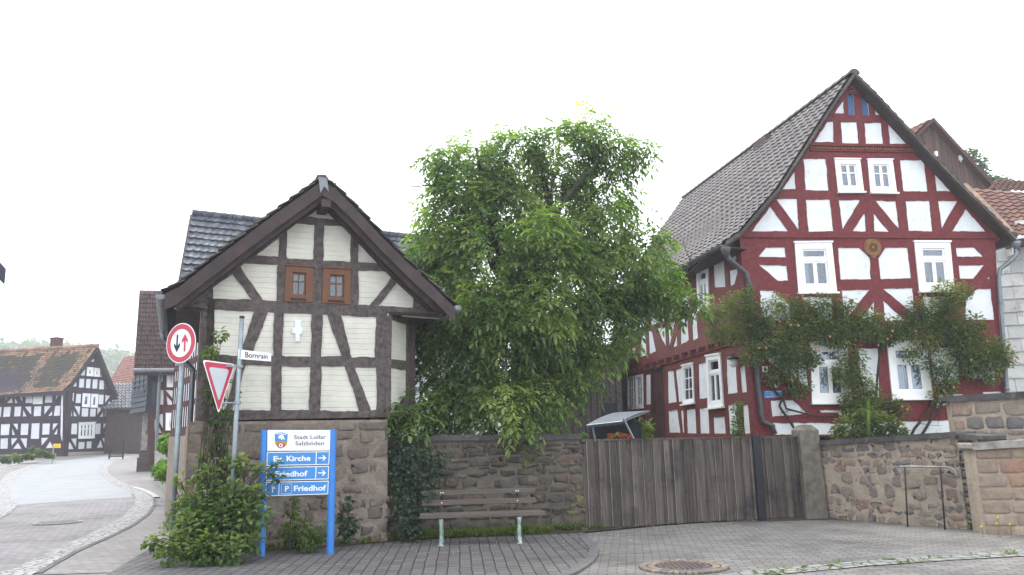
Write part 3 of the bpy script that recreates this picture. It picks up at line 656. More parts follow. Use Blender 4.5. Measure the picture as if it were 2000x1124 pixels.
# gutter on the left eave (half round, seen from its end) and its pipe
mb = MB(); e = vL[0]+V((0, 0, -.03))-WS.d*.05
prev = None
for k in range(13):
    c = e+BACK*(4.6*k/12)+V((0, 0, -.012*k/12)); ring = [c+WS.d*(.075*math.cos(a))+V((0, 0, .075*math.sin(a))) for a in [math.pi+math.pi*j/8 for j in range(9)]]
    ri = [c+WS.d*(.069*math.cos(a))+V((0, 0, .069*math.sin(a)+.002)) for a in [math.pi+math.pi*j/8 for j in range(9)]]
    if prev:
        for j in range(8): mb.face([prev[0][j], prev[0][j+1], ring[j+1], ring[j]]); mb.face([prev[1][j], ring and ri[j], ri[j+1], prev[1][j+1]])
        mb.face([prev[0][0], ring[0], ri[0], prev[1][0]]); mb.face([prev[0][8], ring[8], ri[8], prev[1][8]])
    else: mb.face(ring)
    prev = (ring, ri)
gt = mb.build('gutter', [M['zinc']], SH, smooth=True)
mb = MB(); c = e+BACK*3.6+V((0, 0, -.06)); mb.tube([c, c+V((0, 0, -.12)), WS.P(-.10, 3.0)+BACK*3.55, WS.P(-.10, 2.9)+BACK*3.55, WS.P(-.10, .2)+BACK*3.55], .04, 10); mb.build('downpipe', [M['zinc']], SH, smooth=True)
mb = MB(); e2 = vR[0]+V((0, 0, -.03))+WS.d*.06; mb.tube([e2, e2+DS], .07, 10); mb.build('gutter', [M['zinc']], SH, smooth=True)
# ------------------------------------------------------------ stone plinth below it
PW = WS.shift(.10); uP0 = PW.uz(366, 900)[0]; uP1 = PW.uz(757, 900)[0]
bot = lambda u: -.15; top = line_tb(PW, [(366, 826), (560, 822), (757, 820)])
mb = slab(PW, uP0, uP1, bot, top, 3.6, .03, .09); PL = thing('stone_plinth', 'rubble stone plinth with smeared mortar under the small timbered house', 'wall', PW.P((uP0+uP1)/2, 0, -1.8))
mb.build('mortar_body', [M['mortar_mid']], PL, smooth=True)
mb = stones(PW, uP0, uP1, lambda u: -.02, lambda u: top(u)-.16, (.11, .26), (.12, .42), .022, .016, 21, 0.0, .22, .032); mb.build('rubble_stones', [M['stone_plinth']], PL, smooth=True)
mb = stones(PW, uP0, uP1, lambda u: top(u)-.17, lambda u: top(u)+.0, (.15, .155), (.3, .6), .012, .02, 22, 0.005, 0, .008, True); mb.build('top_course', [M['stone_plinth']], PL, smooth=True)
# dressed quoin at the street corner
mb = MB(); z = -.05; k = 0
while z < top(0)-.1:
    h = .24+.1*rnd.random(); w_ = .34 if k % 2 else .24; mb.cbox(PW.P(uP0+w_/2-.015, z+h/2, -.14), WS.d*w_, WS.n*.30, V((0, 0, h-.008)), 0, rnd.random()); z += h; k += 1
mb.build('quoin', [M['stone_plinth']], PL, bevel=.012)

# ============================================================ big red half-timbered house
AH = hp(1479, 19.0); WH = Wall(AH, 8.5); SD = V((-.202, .979, 0)).normalized(); WD = Wall(AH, 0); WD.d = SD; WD.n = V((-SD.y, SD.x, 0))
RH = thing('red_house', 'tall red and white half-timbered gabled house behind the wooden gate, overgrown with a climbing rose', 'house', WH.P(3, .9, -4))
VH = WH.shift(.30); OH = .12
gl = [(1417, 474), (1448, 453), (1468, 429), (1519, 371), (1554, 316), (1611, 228), (1668, 143)]
gr = [(1983, 466), (1946, 429), (1883, 368), (1820, 303), (1754, 231), (1708, 182), (1668, 143)]
hL = [VH.px(x, y) for x, y in gl]; hR = [VH.px(x, y) for x, y in gr]; hR[-1] = hL[-1]; LEN = 10.9; DH = SD*LEN
mb = MB(); deck(hL, hR, DH, .11, mb); RHr = mb.build('roof', [M['timber_eave']], RH)
mb = tile_patch([p+V((0, 0, .01)) for p in hL], [p+DH+V((0, 0, .01)) for p in hL], 23, 36, .035, .035, 6, 31, .008, .10)
tile_patch([p+V((0, 0, .01)) for p in hR], [p+DH+V((0, 0, .01)) for p in hR], 23, 36, .035, .035, 4, 32, .008, .05, mb=mb)
mb.build('roof_tiles', [M['tile_grey']], RHr)
mb = MB(); board(hL, WH, .10, .005, .035, mb, 0, -.03); board(hR, WH, .10, .005, .036, mb, 0, -.03); mb.build('verge_tiles', [M['tile_old']], RHr)
mb = MB(); board(hL, WH, .06, -.03, -.005, mb, 0, .06); board(hR, WH, .06, -.03, -.006, mb, 0, .06); mb.build('bargeboard', [M['timber_redbrown']], RHr)
mb = MB(); ap = hL[-1]
for k in range(30):
    c = ap+SD*(.02+.37*k)+V((0, 0, .03)); pts = []
    for h, rad in ((-.05, .15), (.38, .13)): pts.append([c+SD*h+WH.d*(rad*math.cos(a))+V((0, 0, rad*.9*math.sin(a)-.05)) for a in [math.pi*j/8 for j in range(9)]])
    for j in range(8): mb.face([pts[0][j], pts[0][j+1], pts[1][j+1], pts[1][j]], 0, None, rnd.random())
    if k == 0: mb.face(pts[0])
mb.build('ridge_tiles', [M['tile_grey']], RHr, smooth=True)
# low chimney stub showing over the ridge line
p = ap+SD*4.3+V((-.15, 0, -.36)); mb = MB(); mb.cbox(p, WH.d*.4, SD*.8, V((0, 0, .50))); mb.build('chimney', [M['brown_wall']], RHr)
outer = U(WH, [(1484, 853), (1474, 700), (1463, 560), (1453, 470), (1449, 458), (1470, 440), (1521, 380), (1558, 322), (1614, 236), (1669, 152), (1705, 190), (1750, 240), (1815, 312), (1878, 376), (1940, 437), (1962, 466), (1944, 474), (1950, 600), (1960, 740), (1968, 853)])
z1p = [[(1003, 95), (1027, 126), (983, 124)], [(940, 195), (942, 260), (895, 260)], [(1093, 208), (1143, 268), (1098, 268)], [(858, 302), (888, 300), (893, 403), (795, 403)],
 [(925, 302), (1005, 303), (1016, 410), (933, 408)], [(1043, 308), (1127, 307), (1137, 413), (1050, 412)], [(1162, 310), (1192, 312), (1270, 413), (1170, 412)],
 [(697, 548), (702, 638), (634, 638)], [(738, 487), (852, 487), (866, 645), (750, 643)], [(1220, 492), (1340, 492), (1360, 650), (1238, 648)], [(1393, 556), (1475, 650), (1404, 648)],
 [(603, 688), (708, 686), (717, 843)], [(575, 724), (664, 848), (483, 848)], [(750, 690), (872, 690), (890, 848), (765, 850)], [(916, 692), (1022, 692), (935, 840)], [(1045, 757), (1052, 848), (985, 848)],
 [(1090, 757), (1168, 850), (1093, 848)], [(1098, 695), (1200, 697), (1217, 838)], [(1248, 697), (1368, 695), (1384, 848), (1264, 846)], [(1410, 697), (1508, 697), (1430, 835)], [(1550, 735), (1648, 850), (1482, 848)]]
z3p = [[(150, 117), (250, 117), (256, 168), (113, 165)], [(112, 207), (260, 212), (268, 290), (212, 290)], [(118, 342), (185, 342), (272, 405), (285, 500), (128, 500)], [(332, 376), (494, 376), (500, 500), (470, 500)],
 [(527, 118), (638, 118), (693, 170), (702, 283), (540, 284)], [(775, 118), (892, 118), (910, 278), (750, 283), (738, 175)], [(546, 340), (693, 337), (565, 500)], [(718, 395), (718, 505), (640, 505)],
 [(762, 390), (880, 500), (772, 500)], [(762, 333), (918, 328), (930, 470)], [(1143, 118), (1242, 117), (1287, 165), (1150, 165)], [(1158, 210), (1293, 208), (1235, 280), (1165, 280)],
 [(1255, 335), (1328, 332), (1345, 495), (1195, 493), (1195, 395)], [(970, 375), (1120, 372), (1085, 440), (985, 480)], [(1318, 268), (1322, 281), (1306, 281)],
 [(158, 655), (355, 655), (372, 850), (290, 800), (165, 715)], [(168, 792), (215, 850), (172, 852)], [(175, 918), (295, 915), (365, 985), (185, 1002)],
 [(635, 645), (738, 645), (745, 900), (650, 905)], [(1010, 640), (1160, 640), (1165, 830), (1030, 830)], [(1215, 640), (1300, 640), (1345, 700), (1350, 810), (1225, 800)],
 [(430, 968), (585, 966), (585, 980), (440, 980)], [(1040, 885), (1180, 883), (1180, 893), (1045, 960)], [(1285, 872), (1383, 871), (1383, 884), (1285, 886)]]
pan = [U(WH, Z1(p)) for p in z1p]+[U(WH, Z3(p)) for p in z3p]
wq1 = [Z1([(892, 488), (1018, 490), (1038, 652), (910, 652)]), Z1([(1057, 492), (1180, 492), (1202, 657), (1072, 655)])]
wq2 = [Z3([(298, 92), (490, 90), (518, 350), (318, 352)]), Z3([(923, 88), (1108, 88), (1132, 343), (950, 345)]), Z3([(380, 617), (570, 613), (598, 925), (388, 927)]), Z3([(780, 612), (982, 608), (1018, 903), (808, 906)])]
attic = [Z1([(958, 160), (990, 160), (998, 268), (964, 268)]), Z1([(1026, 160), (1058, 162), (1070, 270), (1034, 270)])]
# sill beam lower edge follows the photo: whitewashed plinth shows underneath
outer = [(-.015, outer[0][1]), (-.015, outer[4][1])]+outer[5:]
facade(WH, RH, outer, pan+[U(WH, Z3([(187, 1033), (560, 1035), (1125, 1020), (1390, 1010), (1390, 1095), (190, 1095)]))], [U(WH, q) for q in wq1+wq2+attic], .022, 'timber_red', 'white_plaster', .012, .16, .08)
for q in wq1: window(WH, RH, U(WH, q), trim=.13, sash=.04, mull=2, bars=(0, 1), proud=.03, barw=.03)
cur = [[(.12, .40)], None, [(.12, .5)], [(.15, .45), (.62, .85)]]
for q, c_ in zip(wq2, cur): window(WH, RH, U(WH, q), trim=.17, sash=.05, transom=.30, mull=2, bars=(0, 0), proud=.035, curtain=c_)
for q in attic:
    mb = MB(); mb.prism([WH.P(u, z, -.05) for u, z in U(WH, q)], -WH.n*.03); tag(mb.build('hatch', [M['blue_board']], RH), 'narrow blue attic hatch')
mb = MB()                                                # toothed cornice mouldings
for a, b, n in (((770, 432), (1310, 441), 44), ((965, 150), (1056, 153), 9)):
    (x0, y0), (x1, y1) = Z1([a, b])
    A_, B_ = WH.px(x0, y0), WH.px(x1, y1); d = (B_-A_)
    mb.box(A_+WH.n*.002+V((0, 0, .05)), d, WH.n*.05, V((0, 0, .07)), 0); mb.box(A_+WH.n*.002+V((0, 0, -.09)), d, WH.n*.035, V((0, 0, .03)), 0)
    for k in range(n): mb.cbox(A_+d*((k+.5)/n)+WH.n*.012+V((0, 0, .0)), d.normalized()*(d.length/n*.45), WH.n*.03, V((0, 0, .06)), 1)
mb.build('cornice', [M['timber_red'], M['ochre']], RH)
mb = MB(); c = WH.px(*Z3([(706, 118)])[0]); rad = .235
pts = [(0, .05)]; mb.lathe(c, [(rad, 0), (rad, .025), (rad*.9, .035), (rad*.88, .018), (rad*.62, .02), (rad*.60, .034), (rad*.52, .034), (rad*.5, .018), (rad*.18, .02), (rad*.16, .045), (.0, .05)], 32, 0, WH.n)
e1, e2 = WH.d, V((0, 0, 1))
for k in range(16):
    a = 2*math.pi*k/16; r_ = e1*math.cos(a)+e2*math.sin(a); t_ = -e1*math.sin(a)+e2*math.cos(a); mb.cbox(c+r_*rad*.74+WH.n*.026, r_*rad*.22, t_*rad*.10, WH.n*.012)
    if k % 2: mb.cbox(c+r_*rad*.34+WH.n*.026, r_*rad*.25, t_*rad*.12, WH.n*.012)
mb.prism([c+WH.n*0+e1*-.07+e2*-.20, c+e1*.07+e2*-.20, c+e1*.05+e2*-.27, c-e1*.05+e2*-.27], WH.n*.02); mb.build('rosette', [M['ochre']], RH)
# thin rail above first-floor beams
mb = MB(); (x0, y0), (x1, y1) = Z1([(440, 880), (1700, 886)]); A_, B_ = WH.px(x0, y0), WH.px(x1, y1); mb.box(A_+V((0, 0, 0)), B_-A_, WH.n*.035, V((0, 0, .03))); mb.build('storey_rail', [M['timber_red']], RH)
# ---- street-side wall (left)
sw = [[(568, 200), (625, 180), (633, 325), (575, 325)], [(652, 240), (702, 228), (680, 310), (658, 320)], [(705, 362), (722, 356), (722, 400)], [(652, 172), (692, 158), (700, 172), (653, 205)],
 [(398, 500), (432, 475), (442, 600), (398, 628)], [(455, 465), (480, 455), (490, 590), (462, 605)], [(333, 515), (372, 500), (338, 645)], [(380, 560), (380, 632), (358, 640)],
 [(278, 540), (318, 528), (322, 640), (300, 600)], [(195, 570), (214, 560), (222, 680), (185, 690)], [(230, 550), (250, 560), (270, 660), (235, 675)], [(105, 660), (130, 650), (135, 700), (118, 710)], [(142, 645), (165, 640), (150, 700)],
 [(330, 400), (372, 385), (372, 480), (333, 495)], [(395, 380), (440, 362), (445, 440), (398, 462)], [(240, 430), (318, 402), (318, 500), (240, 525)], [(150, 470), (215, 445), (215, 545), (150, 570)], [(105, 500), (138, 485), (138, 600), (105, 615)],
 [(92, 815), (115, 805), (115, 945), (95, 950)], [(217, 785), (243, 780), (243, 935), (218, 940)], [(330, 763), (362, 760), (378, 925), (333, 932)], [(372, 757), (408, 745), (412, 920), (388, 925)],
 [(490, 725), (533, 715), (540, 903), (495, 910)], [(635, 692), (683, 682), (697, 875), (642, 885)], [(705, 745), (752, 715), (765, 868), (717, 877)],
 [(333, 970), (382, 965), (398, 1085), (338, 1085)], [(399, 968), (413, 965), (418, 1085), (408, 1085)], [(428, 965), (475, 958), (482, 1090), (433, 1088)], [(495, 958), (543, 955), (550, 1090), (502, 1090)],
 [(568, 1005), (628, 1000), (635, 1090), (572, 1090)], [(645, 940), (690, 935), (698, 1090), (655, 1090)], [(722, 940), (773, 933), (778, 1088), (728, 1090)]]
swin = [([(122, 797), (157, 790), (160, 955), (126, 960)], .06, 0, 1), ([(167, 788), (204, 780), (206, 950), (170, 955)], .06, 0, 1), ([(412, 735), (467, 722), (475, 925), (415, 935)], .07, 0, 1), ([(538, 685), (612, 672), (628, 945), (548, 955)], .13, .3, 2), ([(487, 230), (546, 205), (552, 440), (495, 455)], .13, .3, 2)]
door = [(247, 757), (308, 742), (318, 1120), (250, 1120)]
ub = WD.uz(1207, 800)[0]
top_z = hL[0].z-.05
outer = [(-.0, .6), (ub, .6), (ub, top_z+.12), (0, top_z+.12)]
facade(WD, RH, outer, [U(WD, Z2(p)) for p in sw], [U(WD, Z2(s[0])) for s in swin]+[U(WD, Z2(door))], .022, 'timber_red_side', 'white_plaster', .012, .16, .10, 'side_timber_frame', 'side_wall')
for q, tr, ts, ml in swin: window(WD, RH, U(WD, Z2(q)), trim=tr, sash=.045, transom=ts, mull=ml, bars=(1, 2) if not ts else (0, 0), proud=.04, barw=.03)
q = U(WD, Z2(door)); mb = MB(); mb.prism([WD.P(u, z, -.10) for u, z in q], -WD.n*.04)
for k in range(5):
    a, b = bil(q, .04+.185*k, .03), bil(q, .04+.185*k+.165, .99); mb.prism([WD.P(a[0], a[1], -.08), WD.P(b[0], a[1], -.08), WD.P(b[0], b[1], -.08), WD.P(a[0], b[1], -.08)], -WD.n*.018)
dr = mb.build('door', [M['timber_redbrown']], RH); mb = MB(); c = WD.P(*bil(q, .15, .6), -.05); mb.cbox(c, WD.d*.04, WD.n*.02, V((0, 0, .16))); mb.tube([c, c+WD.n*.05, c+WD.n*.05+WD.d*.10], .009, 6); mb.build('handle', [M['black_metal']], dr)
mb = MB()
for s in (0, 1):
    a, b = bil(q, s, 0), bil(q, s, 1); e_ = .07 if s == 0 else -.07; mb.prism([WD.P(a[0]-e_*.2, a[1], .006), WD.P(a[0]+e_, a[1], .006), WD.P(b[0]+e_, b[1], .006), WD.P(b[0]-e_*.2, b[1], .006)], -WD.n*.2)
mb.build('door_frame', [M['timber_redbrown']], RH)
mb = MB(); cp = [WH.P(-.018, .6), WH.P(-.018, 3.0), WH.P(-.018, WH.uz(1450, 461)[1])]
for a, b in zip(cp, cp[1:]): mb.prism([a+WH.n*.004, b+WH.n*.004, b+SD*.26, a+SD*.26], -WH.d*.02)
mb.build('corner_post', [M['timber_red']], RH)
mb = MB(); mb.prism([WD.P(q[0][0]-.12, q[0][1]+.0, .04), WD.P(q[1][0]+.12, q[1][1], .04), WD.P(q[1][0]+.12, q[1][1]+.14, .04), WD.P(q[0][0]-.12, q[0][1]+.14, .04)], -WD.n*.035); mb.build('lintel', [M['timber_redbrown']], RH)
# jettied storey beam with joist ends
s0 = WD.uz(1204, 735); s1 = WD.uz(1455, 655); mb = MB()
zb = 0; a0 = WD.P(0.05, s1[1]+.02); a1 = WD.P(ub, s0[1]+.05)
mb.box(a0, a1-a0, WD.n*.07, V((0, 0, .17))); mb.box(a0-V((0, 0, .17)), a1-a0, WD.n*.045, V((0, 0, .06)))
for k in range(17): mb.cbox(a0+(a1-a0)*((k+.4)/17)+WD.n*.08-V((0, 0, .06)), SD*.15, WD.n*.16, V((0, 0, .11)))
mb.build('storey_beam', [M['timber_red_side']], RH)
# eave board and gutter along the left eave, downpipes
eL = hL[0]; mb = MB(); mb.prism([eL+V((.02, 0, -.13)), eL+DH+V((.02, 0, -.13)), WD.P(ub, eL.z-.16), WD.P(0, eL.z-.16)+WH.n*.3], V((0, 0, .02))); mb.build('soffit', [M['timber_eave']], RHr)
def gutter(e, dvec, sd, rad, name='gutter', mat='zinc_dark', par=RH, n=14):
    mb = MB(); prev = None
    for k in range(n+1):
        c = e+dvec*(k/n); A_ = [math.pi+math.pi*j/8 for j in range(9)]
        ring = [c+sd*(rad*math.cos(a))+V((0, 0, rad*math.sin(a))) for a in A_]; ri = [c+sd*(rad*.9*math.cos(a))+V((0, 0, rad*.9*math.sin(a)+.002)) for a in A_]
        if prev:
            for j in range(8): mb.face([prev[0][j], prev[0][j+1], ring[j+1], ring[j]]); mb.face([prev[1][j], ri[j], ri[j+1], prev[1][j+1]])
            mb.face([prev[0][0], ring[0], ri[0], prev[1][0]]); mb.face([prev[0][8], ring[8], ri[8], prev[1][8]])
        else: mb.face(ring)
        prev = (ring, ri)
    return mb.build(name, [M[mat]], par, smooth=True)
gutter(eL+V((-.06, 0, -.05)), DH, WH.d, .085); eR = hR[0]; gutter(eR+V((.07, 0, -.05)), DH, WH.d, .085)
def pipe(P_, name, rad, par, mat='zinc_dark', hopper=False):
    mb = MB(); mb.tube(P_, rad, 10)
    if hopper: mb.lathe(P_[0]+V((0, 0, -.02)), [(rad*1.1, -.12), (rad*1.9, .06), (rad*2.0, .12), (rad*1.6, .125)], 12)
    for p in (P_[-2],): mb.tube([p+V((0, 0, -.03)), p+V((0, 0, .03))], rad*1.25, 10)
    return mb.build(name, [M[mat]], par, smooth=True)
Wp = WH.shift(.10); tp = [(1418, 492), (1424, 506), (1440, 520), (1457, 534), (1462, 550), (1468, 620), (1482, 760), (1487, 812), (1490, 824), (1508, 832), (1514, 848)]
P_ = [WH.shift(.28).px(*tp[0]), WH.shift(.28).px(*tp[1]), WH.shift(.2).px(*tp[2]), WH.shift(.12).px(*tp[3])]+[Wp.px(*q) for q in tp[4:]]
pipe(P_, 'downpipe', .058, RH, hopper=True)
tp = [(1985, 480), (1984, 500), (1968, 515), (1953, 526), (1951, 545), (1958, 640), (1966, 760), (1970, 850)]
P_ = [WH.shift(.25).px(*tp[0]), WH.shift(.25).px(*tp[1]), WH.shift(.16).px(*tp[2])]+[Wp.px(*q) for q in tp[3:]]
pipe(P_, 'downpipe', .055, RH, 'zinc', True)
# far gable, right side wall, floor plate so that no light leaks in
mb = MB(); uW = WH.uz(1962, 700)[0]; pr0 = WH.P(uW, .5, -.05); 
mb.prism([pr0, pr0+SD*10.4, pr0+SD*10.4+V((0, 0, top_z-.4)), pr0+V((0, 0, top_z-.4))], -WH.d*.15)
g = [WH.P(.1, .5), WH.P(uW, .5), WH.P(uW, top_z-.3), WH.P((0+uW)/2+.1, ap.z-.5), WH.P(.1, top_z-.3)]; mb.prism([p+SD*10.0 for p in g], SD*.15)
mb.prism([WH.P(0, top_z-2.3, -.2), WH.P(uW, top_z-2.3, -.2), WH.P(uW, top_z-2.3, -.2)+SD*10, WH.P(0, top_z-2.3, -.2)+SD*10], V((0, 0, .2)))
mb.build('rear_wall', [M['white_plaster']], RH)
# ---- fittings that are things of their own
p = WD.px(1443, 703, .02); lm = thing('wall_lamp', 'small round wall lantern with a dark cap on the side wall of the red house', 'lamp', p)
mb = MB(); mb.tube([p+V((0, 0, .12)), p+WD.n*.16+V((0, 0, .16)), p+WD.n*.16+V((0, 0, .1))], .012, 6); mb.lathe(p+WD.n*.16+V((0, 0, .02)), [(.02, .09), (.06, .075), (.17, .02), (.175, .0), (.15, .0)], 16); mb.build('lamp_cap', [M['black_metal']], lm, smooth=True)
mb = MB(); mb.lathe(p+WD.n*.16+V((0, 0, -.19)), [(.005, 0), (.05, .01), (.085, .06), (.095, .12), (.08, .19), (.06, .2)], 14); mb.build('lamp_globe', [M['sign_white']], lm, smooth=True)
def text_mesh(s, W, box, off, mat, parent, bold=.02, name='lettering', thick=.002):
    """box = px quad corners (left,top),(right,bottom); fits the word into that box on plane W"""
    cu = bpy.data.curves.new('t', 'FONT'); cu.body = s; cu.offset = bold; cu.resolution_u = 3; cu.extrude = 0
    o = bpy.data.objects.new('t', cu); COL.objects.link(o); dg = bpy.context.evaluated_depsgraph_get(); me = bpy.data.meshes.new_from_object(o.evaluated_get(dg))
    vs_ = [tuple(v.co) for v in me.vertices]; fs = [tuple(p.vertices) for p in me.polygons]; bpy.data.objects.remove(o, do_unlink=True); bpy.data.meshes.remove(me)
    x0 = min(v[0] for v in vs_); x1 = max(v[0] for v in vs_); y0 = min(v[1] for v in vs_); y1 = max(v[1] for v in vs_)
    q = [W.uz(x, y) for x, y in box]      # tl,tr,br,bl
    mb = MB()
    for x, y, z in vs_:
        a = bil(q, (x-x0)/(x1-x0), 1-(y-y0)/(y1-y0)); mb.v.append(W.P(a[0], a[1], off))
    mb.f = [f for f in fs]; mb.m = [0]*len(fs); mb.c = [.5]*len(fs); mb.uv = [None]*len(fs)
    return mb.build(name, [M[mat]], parent)
# house number plate and blue street plate on the red house
W_ = WH.shift(.012); tg = lambda pts: [W_.uz(x, y) for x, y in pts]
hn = thing('house_number', 'small white plate with a black 1 on the corner post of the red house', 'sign', W_.px(1493, 728))
mb = MB(); mb.prism([W_.P(u, z, .012) for u, z in tg([(1488, 716), (1499, 716), (1500, 728), (1489, 728)])], -W_.n*.01); mb.build('plate', [M['sign_white']], hn)
text_mesh('1', W_, [(1491.8, 718), (1496, 718), (1496.5, 726), (1492, 726)], .0145, 'sign_black', hn)
bs_ = thing('street_plate', 'small blue enamel street plate on the lower left corner of the red house', 'sign', W_.px(1508, 776))
mb = MB(); mb.prism([W_.P(u, z, .014) for u, z in tg([(1492, 764), (1526, 763), (1527, 776), (1493, 778)])], -W_.n*.012); mb.build('plate', [M['blue_post']], bs_)
mb = MB()
for (a, b, y0, y1) in ((1495, 1524, 765.2, 765.8), (1495, 1524, 775.6, 776.2), (1504, 1516, 768, 769.4), (1507, 1515, 772, 773)): mb.prism([W_.P(u, z, .0165) for u, z in tg([(a, y0), (b, y0-.4), (b, y1-.4), (a, y1)])], -W_.n*.001)
mb.build('markings', [M['sign_white']], bs_)
# ============================================================ blue direction board
WG = Wall(hp(520, 11.55), 4); Z8 = zt(500, 820, 1124/180)
BS = thing('direction_sign', 'white and blue direction board on two blue posts in front of the stone plinth', 'sign', WG.P(.45, 0))
post = []
for xs in ([(517, 841), (511, 1068)], [(650, 840), (645, 1070)]):
    a = WG.px(*xs[0]); b = WG.px(*xs[1]); b = a+(b-a)*((a.z+.05)/(a.z-b.z)); mb = MB(); mb.tube([b, a, a+V((0, 0, .004))], [.052, .052, .046], 18)
    mb.build('post', [M['blue_post']], BS, smooth=False)
def plate(pts, mat, o0=0.02, o1=.045, name='panel', par=BS, label=None):
    mb = MB(); mb.prism([WG.P(*WG.uz(x, y), o1) for x, y in Z8(pts)], -WG.n*(o1-o0)); return tag(mb.build(name, [M[mat]], par), label)
def frame8(pts, w_, off, par, mat='sign_white', name='border'):
    q = [WG.uz(x, y) for x, y in Z8(pts)]; mb = MB(); n = len(q); i_ = inset(q, w_*1.6)
    W0 = abs(q[1][0]-q[0][0]); H0 = abs(q[0][1]-q[3][1]); a, b = w_/W0, w_/H0
    i_ = [bil(q, a, b), bil(q, 1-a, b), bil(q, 1-a, 1-b), bil(q, a, 1-b)]
    for k in range(4): mb.face([WG.P(*q[k], off), WG.P(*q[(k+1) % 4], off), WG.P(*i_[(k+1) % 4], off), WG.P(*i_[k], off)])
    return mb.build(name, [M[mat]], par)
def strip8(pts, off, par, mat='sign_white', name='border'):
    mb = MB(); mb.prism([WG.P(*WG.uz(x, y), off) for x, y in Z8(pts)], WG.n*.0006, mback=False); return mb.build(name, [M[mat]], par)
pw = plate([(150, 128), (912, 128), (906, 376), (146, 381)], 'sign_white', label='white town panel')
text_mesh('Stadt Lollar', WG, Z8([(472, 190), (860, 188), (860, 237), (472, 240)]), .0462, 'sign_black', pw, .01)
text_mesh('Salzböden', WG, Z8([(488, 264), (838, 262), (838, 313), (488, 315)]), .0462, 'sign_black', pw, .01)
# coat of arms
def arms(pts, off, mat, name='emblem'): return strip8(pts, off, pw, mat, name)
arms([(238, 175), (262, 170), (290, 160), (320, 157), (350, 162), (375, 172), (396, 180), (390, 262), (240, 262)], .0462, 'blue_sign')
arms([(241, 262), (390, 262), (388, 300), (360, 330), (320, 345), (280, 335), (245, 300)], .0463, 'gold')
arms([(262, 178), (300, 168), (345, 170), (378, 184), (374, 190), (345, 180), (300, 178), (264, 186)], .0472, 'sign_white')
arms([(275, 215), (300, 190), (335, 182), (350, 210), (362, 245), (330, 235), (318, 252), (308, 225), (290, 232)], .0472, 'sign_white')
arms([(262, 318), (285, 290), (318, 278), (348, 292), (366, 318), (342, 340), (312, 352), (285, 344)], .0472, 'sign_red')
cc = [(312+26*math.cos(a), 314+24*math.sin(a)) for a in [2*math.pi*k/18 for k in range(18)]]; arms(cc, .0482, 'sign_white')
cc = [(312+13*math.cos(a), 314+12*math.sin(a)) for a in [2*math.pi*k/14 for k in range(14)]]; arms(cc, .0492, 'sign_red')
rows = [([(142, 396), (906, 386), (898, 549), (138, 563)], 'blue panel reading Ev. Kirche'), ([(136, 578), (898, 565), (892, 726), (130, 744)], 'blue panel reading Friedhof'), ([(130, 758), (893, 744), (886, 908), (124, 932)], 'blue parking panel')]
pp = []
for pts, lb in rows:
    o = plate(pts, 'blue_sign', label=lb); frame8(pts, .011, .0460, o); pp.append(o)
text_mesh('Ev. Kirche', WG, Z8([(222, 444), (672, 436), (672, 502), (222, 512)]), .0462, 'sign_white', pp[0], .028)
text_mesh('Friedhof', WG, Z8([(245, 628), (636, 620), (636, 690), (245, 697)]), .0462, 'sign_white', pp[1], .028)
text_mesh('Friedhof', WG, Z8([(470, 802), (862, 795), (862, 865), (470, 872)]), .0462, 'sign_white', pp[2], .028)
text_mesh('P', WG, Z8([(360, 808), (412, 806), (412, 872), (360, 876)]), .0462, 'sign_white', pp[2], .028)
frame8([(318, 782), (446, 779), (443, 898), (315, 904)], .004, .0460, pp[2])
strip8([(738, 397), (749, 397), (743, 544), (733, 544)], .0458, pp[0]); strip8([(735, 575), (746, 575), (738, 722), (728, 722)], .0458, pp[1]); strip8([(287, 762), (297, 762), (291, 916), (281, 916)], .0458, pp[2])
def arrow(cx, cy, L, ang, par, off=.0462):
    ca, sa = math.cos(ang), math.sin(ang); P2 = lambda x, y: (cx+x*ca-y*sa, cy+x*sa+y*ca); h = L/2; w_ = L*.075; a = L*.36
    strip8([P2(-h, -w_), (P2(h*.6, -w_)), P2(h*.6, w_), P2(-h, w_)], off, par, name='arrow')
    for s in (-1, 1): strip8([P2(h, 0), P2(h-a, s*a), P2(h-a-w_*2.4, s*a), P2(h-w_*3, 0)], off+.001, par, name='arrow')
arrow(817, 467, 95, 0, pp[0]); arrow(812, 648, 95, 0, pp[1]); arrow(212, 845, 88, -math.pi/2, pp[2])
# ============================================================ round priority sign on its pole
Y = 11.5; P0 = hp(355, Y); base = hp(334, Y); c = EYE+ray(355, 671)*(Y/ray(355, 671).y)
RS = thing('round_traffic_sign', 'round red-ringed sign with black and red arrows on a grey pole', 'traffic sign', (base.x, base.y, 0))
tp_ = EYE+ray(356.5, 702)*(Y/ray(356.5, 702).y); bt = EYE+ray(336, 1035)*(Y/ray(336, 1035).y); bt = tp_+(bt-tp_)*((tp_.z+.1)/(tp_.z-bt.z)); mb = MB()
up_ = (tp_-bt).normalized(); mb.tube([bt, c+up_*.22+V((0, .05, 0))], .036, 16); mb.build('pole', [M['galv']], RS, smooth=True)
nrm = V((-.42, -.90, -.02)).normalized(); e1 = V((0, 0, 1)).cross(-nrm).normalized(); e1 = e1 if e1.x > 0 else -e1; e2 = (up_-nrm*up_.dot(nrm)).normalized(); c = c+V((0, -.03, 0)); rad = 39.5/F*Y
def disc(r0, r1, off, mat, name, par=RS, n=48, th=.003):
    mb = MB(); o = c+nrm*off
    for k in range(n):
        a, b = 2*math.pi*k/n, 2*math.pi*(k+1)/n; pa = e1*math.cos(a)+e2*math.sin(a); pb = e1*math.cos(b)+e2*math.sin(b)
        mb.prism([o+pa*r0, o+pb*r0, o+pb*r1, o+pa*r1] if r0 > 0 else [o, o+pb*r1, o+pa*r1], -nrm*th)
    return mb.build(name, [M[mat]], par)
